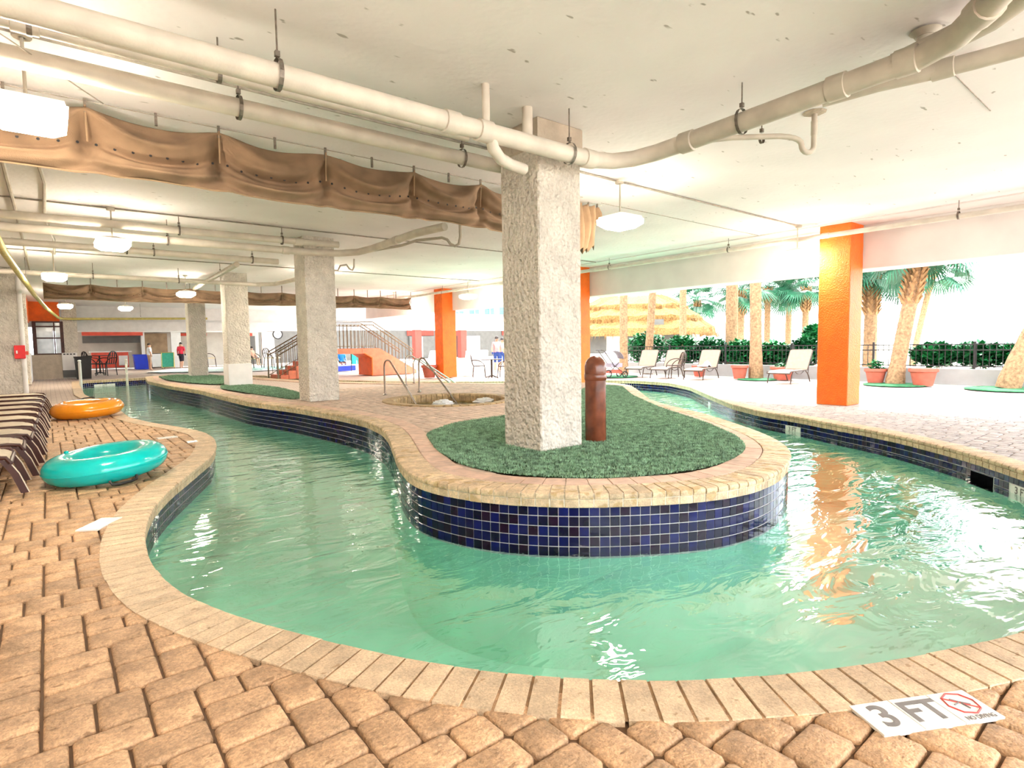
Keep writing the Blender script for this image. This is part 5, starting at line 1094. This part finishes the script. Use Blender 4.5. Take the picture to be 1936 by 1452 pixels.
# bar wall far left
bw = T('bar_front', 'far bar wall with red counter and red band at the left', 'bar', (6, Yf, 0))
wallbox('wall', 0.9, 13.0, 0, 3.4, mat('bar_wall', (0.60, 0.57, 0.50), 0.8, 0.08, 2), 2.0, parent=bw)
wallbox('header', 0.9, 13.0, 2.45, 3.5, WHITE, -0.1, 0.3, bw)
wallbox('red_band', 1.75, 5.05, 2.22, 2.45, RED, -0.15, 0.2, bw)
wallbox('shutter', 1.8, 5.0, 1.75, 2.22, GREYW, 0.9, 0.1, bw)
cn = wallbox('counter', 2.2, 4.2, 0.12, 1.13, RED, 0.2, 0.5, bw)
wallbox('counter_top', 2.1, 4.4, 1.13, 1.2, WHITE, 0.1, 0.7, bw); wallbox('notice', 3.65, 4.15, 0.25, 0.9, WHITE, 0.15, 0.06, bw)
wallbox('pillar', 4.95, 5.15, 0, 2.45, WHITE, 0, 0.3, bw); wallbox('tan_panel', 5.15, 6.7, 0, 2.4, mat('tan_panel', (0.46, 0.33, 0.20), 0.8, 0.15, 3), 1.6, 0.2, bw); wallbox('pillar', 6.7, 7.3, 0, 2.45, WHITE, 0, 0.3, bw)
wallbox('red_band', 7.3, 9.3, 2.22, 2.42, RED, 1.8, 0.1, bw); wallbox('red_band', 10.9, 12.5, 2.2, 2.42, RED, 1.8, 0.1, bw); wallbox('dark_recess', 8.6, 9.2, 0, 2.2, GREYW, 1.85, 0.1, bw); wallbox('grey_door', 11.0, 12.7, 0, 2.2, GREYW, 1.85, 0.1, bw)
p = onY(525, 632, Yf - 0.2); o = T('wall_clock', 'round white wall clock left of the stair railing', 'clock', p); mb = MB(); V = [(p[0] + 0.34 * math.cos(a), p[1], p[2] + 0.34 * math.sin(a)) for a in np.linspace(0, 6.283, 28, endpoint=False)]; mb.tube(V, 0.05, 6, True); mb.build('rim', BLACK, o, True)
mb = MB(); mb.add([(v[0], v[1] + 0.01, v[2]) for v in V], [tuple(range(28))]); mb.build('face', WHITE, o); mb = MB(); mb.tube([(p[0], p[1] - .02, p[2]), (p[0], p[1] - .02, p[2] + 0.22)], 0.015, 5); mb.tube([(p[0], p[1] - .02, p[2]), (p[0] + .15, p[1] - .02, p[2] + 0.05)], 0.015, 5); mb.build('hands', BLACK, o)
wallbox('clock_wall', 12.7, 13.6, 0, 2.5, WHITE, 0, 0.3, bw)
# kids pool
o = flat('floor_kids_pool', [sub(KID, 1)], -0.6, mat('kid_plaster', (0.25, 0.75, 0.72), 0.8, 0.1, 1)); tag(o, kind='structure')
mb = MB(); n = len(KID); mb.add([(p[0], p[1], -0.02) for p in KID] + [(p[0], p[1], -0.6) for p in KID], [(i, (i + 1) % n, n + (i + 1) % n, n + i) for i in range(n)]); o = mb.build('wall_kids_pool', WHITE); tag(o, kind='structure')
o = flat('kids_pool_water', [sub(KID, 1)], -0.10, WATER); tag(o, 'turquoise water of the far pool behind the columns', 'water', kind='stuff')
kc = Curve(np.array(KID), True, -1.0 if area(np.array(KID)) > 0 else 1.0); mb = MB(); P0, P1 = kc.off(-0.05)[:-1], kc.off(0.35)[:-1]; n = len(P0)
mb.add([(p[0], p[1], 0.03) for p in P0] + [(p[0], p[1], 0.03) for p in P1] + [(p[0], p[1], -0.1) for p in P0], [(i, (i + 1) % n, n + (i + 1) % n, n + i) for i in range(n)] + [(i, (i + 1) % n, 2 * n + (i + 1) % n, 2 * n + i) for i in range(n)]); o = mb.build('trim_6', WHITE); tag(o, kind='structure')

# ------------------------------------------------------------------ left end: window wall, boxes, bins
Yw = 33.4
o = T('wall_end', None, None); o['kind'] = 'structure'
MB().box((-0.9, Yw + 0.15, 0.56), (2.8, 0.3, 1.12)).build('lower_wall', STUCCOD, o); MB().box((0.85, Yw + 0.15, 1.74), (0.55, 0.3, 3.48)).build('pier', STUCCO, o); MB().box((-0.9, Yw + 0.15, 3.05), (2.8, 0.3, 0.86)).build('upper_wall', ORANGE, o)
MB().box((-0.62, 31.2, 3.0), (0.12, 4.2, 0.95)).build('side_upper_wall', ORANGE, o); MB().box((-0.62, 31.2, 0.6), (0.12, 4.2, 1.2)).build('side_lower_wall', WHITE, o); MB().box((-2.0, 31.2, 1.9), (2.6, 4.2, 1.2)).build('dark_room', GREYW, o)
wd = T('window_1', None, None); wd['kind'] = 'structure'
for (x, w_) in ((-0.42, 0.14), (0.28, 0.05), (0.55, 0.12)): MB().box((x, Yw + 0.05, 1.86), (w_, 0.14, 1.5)).build('window_frame', DKRED, wd)
for z in (1.14, 1.86, 2.38, 2.58): MB().box((0.05, Yw + 0.05, z), (1.05, 0.13, 0.06)).build('window_frame', DKRED, wd)
for (x0, x1, z0, z1) in ((-0.35, 0.25, 1.17, 1.83), (0.31, 0.49, 1.17, 1.83), (-0.35, 0.25, 1.89, 2.35), (0.31, 0.49, 1.89, 2.35), (-0.35, 0.49, 2.41, 2.55)): MB().box(((x0 + x1) / 2, Yw + 0.08, (z0 + z1) / 2), (x1 - x0, 0.015, z1 - z0)).build('pane', mat('pane_grey', (0.45, 0.47, 0.46), 0.1, 0.3, 2, spec=0.6), wd)
p = onY(133, 690, Yw - 0.1); o = T('notice_board', 'white rules board with dark top lettering on the far left pier', 'notice board', (p[0], Yw - 0.04, 0.35))
MB().box((p[0], Yw - 0.03, 0.78), (0.56, 0.04, 0.80)).build('panel', WHITE, o)
for k in range(4): MB().box((p[0] - 0.19 + 0.12 * k, Yw - 0.055, 1.12), (0.08, 0.006, 0.05)).build('header_print', BLACK, o)
MB().box((p[0], Yw - 0.03, 0.22), (0.56, 0.05, 0.34)).build('lower_panel', GREYW, o)
# red box, yellow ball, white door leaf
yp_ = pa[1]; p0, p1 = onY(26, 653, yp_ - 0.1), onY(49, 678, yp_ - 0.1); o = T('alarm_box', 'red box mounted on the left grey pier', 'box', ((p0[0] + p1[0]) / 2, yp_ - 0.05, p1[2]))
MB().box(((p0[0] + p1[0]) / 2, yp_ - 0.06, (p0[2] + p1[2]) / 2), (p1[0] - p0[0], 0.18, p0[2] - p1[2]), ch=0.012).build('case', mat('signal_red', (0.75, 0.01, 0.01), 0.4), o); MB().box((p1[0] + 0.03, yp_ - 0.06, (p0[2] + p1[2]) / 2 - 0.03), (0.06, 0.06, 0.1), ch=0.01).build('latch', RED, o)
MB().box(((p0[0] + p1[0]) / 2 - 0.06, yp_ - 0.152, (p0[2] + p1[2]) / 2), (0.03, 0.01, 0.08)).build('handle', WHITE, o)
o = T('downpipe', 'white downpipe on the edge of the left grey pier', 'pipe', (pa[0] + 0.08, pa[1] - 0.02, 0)); mb = MB(); mb.tube([(pa[0] + 0.06, yp_ + 0.0, 0), (pa[0] + 0.06, yp_ + 0.0, ZC)], 0.055, 10); mb.build('run', WHITE, o, True)
for z in (0.6, 1.9, 2.9): mb = MB(); mb.tube([(pa[0] + 0.06, yp_, z - 0.03), (pa[0] + 0.06, yp_, z + 0.03)], 0.062, 10); mb.build('clip', WHITE, o, True)
p = G(42, 733, 0); o = T('beach_ball', 'yellow ball by the left pier behind the loungers', 'ball', (p[0], p[1], 0)); mb = MB(); mb.lathe([(0.0, 0)] + [(0.2 * math.sin(a), 0.2 - 0.2 * math.cos(a)) for a in np.linspace(0.15, 3.0, 12)] + [(0, 0.4)], (p[0], p[1], 0), 18); mb.build('shell', mat('ball_yellow', (0.8, 0.6, 0.2), 0.4), o, True)
mb = MB(); mb.lathe([(0.02, 0.395), (0.015, 0.408)], (p[0], p[1], 0), 8); mb.build('valve', WHITE, o)
def bin_(name, label, px, w_, d_, h, m, lid=None):
    p = G(*px, 0); o = T(name, label, 'bin', p); mb = MB(); q = lambda s_, z: [(p[0] - w_ * s_, p[1] - d_ * s_, z), (p[0] + w_ * s_, p[1] - d_ * s_, z), (p[0] + w_ * s_, p[1] + d_ * s_, z), (p[0] - w_ * s_, p[1] + d_ * s_, z)]
    V = q(0.42, 0) + q(0.5, h) + q(0.45, h) + q(0.4, 0.1); mb.add(V, [(3, 2, 1, 0)] + [(i * 4 + k, i * 4 + (k + 1) % 4, i * 4 + 4 + (k + 1) % 4, i * 4 + 4 + k) for i in range(3) for k in range(4)] + [(12, 13, 14, 15)]); mb.build('body', m, o)
    mb = MB(); V = q(0.52, h - 0.06) + q(0.54, h + 0.01); mb.add(V, [(k, (k + 1) % 4, 4 + (k + 1) % 4, 4 + k) for k in range(4)]); mb.build('rim', lid or m, o)
bin_('trash_bin', 'black trash bin behind the white pole at the far river end', (159, 716), 0.62, 0.6, 1.0, BLACK)
bin_('towel_bin', 'blue towel bin beside the red bar counter', (268, 698), 0.85, 0.8, 0.95, BLUE)
round_table('dark round bar table left of the red counter', G(190, 707, 0), 0.75, 1.0, BLACK)
dk = chair_proto('patio_chair', BLACK, BLACK)
for i, (px, a, lab) in enumerate((((178, 710), 0.4, 'black bar chair left of the dark round table'), ((202, 710), 2.4, 'black bar chair right of the dark round table'))):
    p = G(*px, 0)
    if i == 0: dk.location = tuple(p); dk.rotation_euler = (0, 0, a); dk.scale = (1.25, 1.25, 1.35); dk['label'] = lab
    else: copy_tree(dk, p, a, lab)
def board(label, px, w_, h, m, fm, tilt):
    p = G(*px, 0); o = T('sign_board', label, 'sign', p, tilt); M_ = wm(o)
    mb = MB(); P = [M_ @ Vector(v) for v in ((-w_ / 2, 0, 0.1), (w_ / 2, 0, 0.1), (w_ / 2, 0.25, h), (-w_ / 2, 0.25, h))]; V = [tuple(v) for v in P] + [tuple(v + Vector((0, 0.04, 0))) for v in P]
    mb.add(V, [(0, 1, 2, 3), (7, 6, 5, 4), (0, 4, 5, 1), (1, 5, 6, 2), (2, 6, 7, 3), (3, 7, 4, 0)]); mb.build('panel', m, o)
    mb = MB(); mb.tube([tuple(v) for v in P], 0.035, 6, True); mb.build('frame', fm, o)
    for s_ in (0, 1): mb = MB(); mb.tube([tuple(P[s_] * 0.6 + P[3 - s_] * 0.4), tuple(M_ @ Vector(((-0.5 + s_) * w_, 0.6, 0)))], 0.025, 5); mb.build('leg', fm, o)
board('white framed board near the person in white', (302, 697), 0.85, 1.0, WHITE, BRONZE, 0.1); board('green framed board beside the person in red', (318, 697), 0.7, 1.05, CLOTH('green', (0.05, 0.35, 0.25)), YEL, -0.2)

# ------------------------------------------------------------------ people, far away
def person(label, loc, rz, h, joints, rad, shirt, shorts, hair=HAIR, bands=(0.50, 0.28)):
    me = bpy.data.meshes.new('p'); names = list(joints); V = [tuple(c * h for c in joints[k]) for k in names]
    E = [('pelvis', 'chest'), ('chest', 'neck'), ('neck', 'head'), ('chest', 'shl'), ('shl', 'ell'), ('ell', 'hal'), ('chest', 'shr'), ('shr', 'elr'), ('elr', 'har'), ('pelvis', 'hil'), ('hil', 'knl'), ('knl', 'anl'), ('anl', 'tol'), ('pelvis', 'hir'), ('hir', 'knr'), ('knr', 'anr'), ('anr', 'tor')]
    me.from_pydata(V, [(names.index(a), names.index(b)) for a, b in E], []); ob = bpy.data.objects.new('p', me); col.objects.link(ob)
    md = ob.modifiers.new('s', 'SKIN'); sv = me.skin_vertices[0].data
    for i, k in enumerate(names): r_ = rad[k] * h; sv[i].radius = (r_ * (1.25 if k in ('chest', 'pelvis') else 1), r_); sv[i].use_root = (k == 'pelvis')
    ob.modifiers.new('u', 'SUBSURF').levels = 2
    dg = bpy.context.evaluated_depsgraph_get(); m2 = bpy.data.meshes.new_from_object(ob.evaluated_get(dg)); bpy.data.objects.remove(ob)
    o = T('person', label, 'person', loc, rz); m2.materials.clear()
    for m in (SKIN, shirt, shorts): m2.materials.append(m)
    for pl in m2.polygons:
        c = pl.center / h; arm = abs(c.y) > 0.125 and c.z > joints['pelvis'][2] + 0.02; up_ = (c - Vector(joints['pelvis']))
        thigh = c.z < joints['pelvis'][2] + 0.03 and c.z > bands[1]
        pl.material_index = 0 if c.z > joints['neck'][2] - 0.005 else 1 if (c.z > joints['pelvis'][2] + 0.03 and not (arm and c.z < joints['shl'][2] - 0.12)) else 2 if thigh else 0
    m2.polygons.foreach_set('use_smooth', [True] * len(m2.polygons)); m2.name = 'body'; b = bpy.data.objects.new('body', m2); col.objects.link(b); b.parent = o
    hd = Vector(joints['head']) * h; mb = MB(); mb.lathe([(0.054 * h * math.sin(a), 0.066 * h * math.cos(a)) for a in np.linspace(1.75, 0.05, 9)], (hd.x - 0.008 * h, hd.y, hd.z + 0.012 * h), 14); mb.build('hair', hair, o, True, local=True)
    return o
ST = dict(pelvis=(0, 0, .53), chest=(0, 0, .73), neck=(0, 0, .84), head=(0.01, 0, .92), shl=(0, .105, .80), ell=(.0, .13, .63), hal=(.04, .13, .49), shr=(0, -.105, .80), elr=(0, -.13, .63), har=(.04, -.13, .49), hil=(0, .05, .5), knl=(.01, .055, .28), anl=(0, .055, .05), tol=(.07, .06, .02), hir=(0, -.05, .5), knr=(.01, -.055, .28), anr=(0, -.055, .05), tor=(.07, -.06, .02))
SIT = dict(ST, pelvis=(0, 0, .28), chest=(-.02, 0, .48), neck=(-.01, 0, .59), head=(.0, 0, .67), shl=(-.02, .105, .55), ell=(.03, .13, .40), hal=(.14, .11, .33), shr=(-.02, -.105, .55), elr=(.03, -.13, .40), har=(.14, -.11, .33), hil=(.02, .05, .27), knl=(.24, .06, .28), anl=(.25, .06, .05), tol=(.32, .06, .02), hir=(.02, -.05, .27), knr=(.24, -.06, .28), anr=(.25, -.06, .05), tor=(.32, -.06, .02))
RAD = dict(pelvis=.075, chest=.078, neck=.034, head=.058, shl=.042, ell=.028, hal=.022, shr=.042, elr=.028, har=.022, hil=.055, knl=.038, anl=.024, tol=.02, hir=.055, knr=.038, anr=.024, tor=.02)
cam_a = math.atan2(-AF[1], -AF[0])
person('person in a white shirt walking past the blue bin', G(284, 700, 0), 0.2, 1.68, ST, RAD, CLOTH('white', (0.7, 0.7, 0.72)), CLOTH('khaki', (0.45, 0.3, 0.22)))
WK = dict(ST, knl=(.07, .055, .28), anl=(.02, .055, .05), tol=(.09, .06, .02), knr=(-.02, -.055, .28), anr=(-.1, -.055, .07), tor=(-.04, -.06, .03))
person('person in a red shirt and dark shorts by the farthest grey column', G(344, 697, 0), 1.0, 1.72, WK, RAD, CLOTH('red', (0.65, 0.03, 0.06)), CLOTH('dark', (0.03, 0.02, 0.03)))
CHAIRS2 = [((393, 694), -0.9, 'tan chair between the two far grey columns'), ((478, 696), -0.9, 'pale chair under the seated person right of the white banded column'), ((516, 695), -0.9, 'empty pale chair left of the stair railing')]
tc = chair_proto('patio_chair', BRONZE, CLOTH('tan', (0.55, 0.42, 0.24)))
for i, (px, a, lab) in enumerate(CHAIRS2):
    p = G(*px, 0)
    if i == 0: tc.location = tuple(p); tc.rotation_euler = (0, 0, a); tc['label'] = lab; tc.scale = (1.5, 1.5, 1.4)
    else: c2 = copy_tree(tc, p, a, lab)
p = G(478, 696, 0); person('seated person with bare shoulders right of the white banded column', (p[0], p[1], 0.16), -0.9, 1.65, SIT, RAD, SKIN, CLOTH('dark', (0.03, 0.02, 0.03)))
for (px, py, lab, c_, h_, J) in ((940, 704, 'person in a pink top beside the patio tables', (0.75, 0.25, 0.25), 1.65, ST), (962, 706, 'person in a white top holding a turquoise float by the near column', (0.75, 0.75, 0.78), 1.6, ST), (950, 700, 'person in a yellow top behind the patio tables', (0.75, 0.5, 0.2), 1.6, ST)):
    person(lab, G(px, py, 0), cam_a + 0.3, h_, J, RAD, CLOTH('c%d' % px, c_), CLOTH('navy', (0.02, 0.05, 0.2)))
p = G(650, 702, 0); person('person in a blue shirt sitting under the stair bridge', (p[0] + 0.3, p[1] + 1.0, 0.0), cam_a + 0.6, 1.6, SIT, RAD, CLOTH('blue2', (0.03, 0.25, 0.55)), CLOTH('dark', (0.03, 0.02, 0.03)))
p = G(966, 700, 0); o = T('swim_ring', 'turquoise float held beside the near grey column', 'swim ring', (p[0] - 0.2, p[1] - 0.5, 0.0)); mb = MB(); mb.tube([(p[0] - 0.2 + 0.28 * math.cos(a), p[1] - 0.5, 0.38 + 0.28 * math.sin(a)) for a in np.linspace(0, 6.283, 24, endpoint=False)], 0.1, 10, True); mb.build('tube', TEAL, o, True)
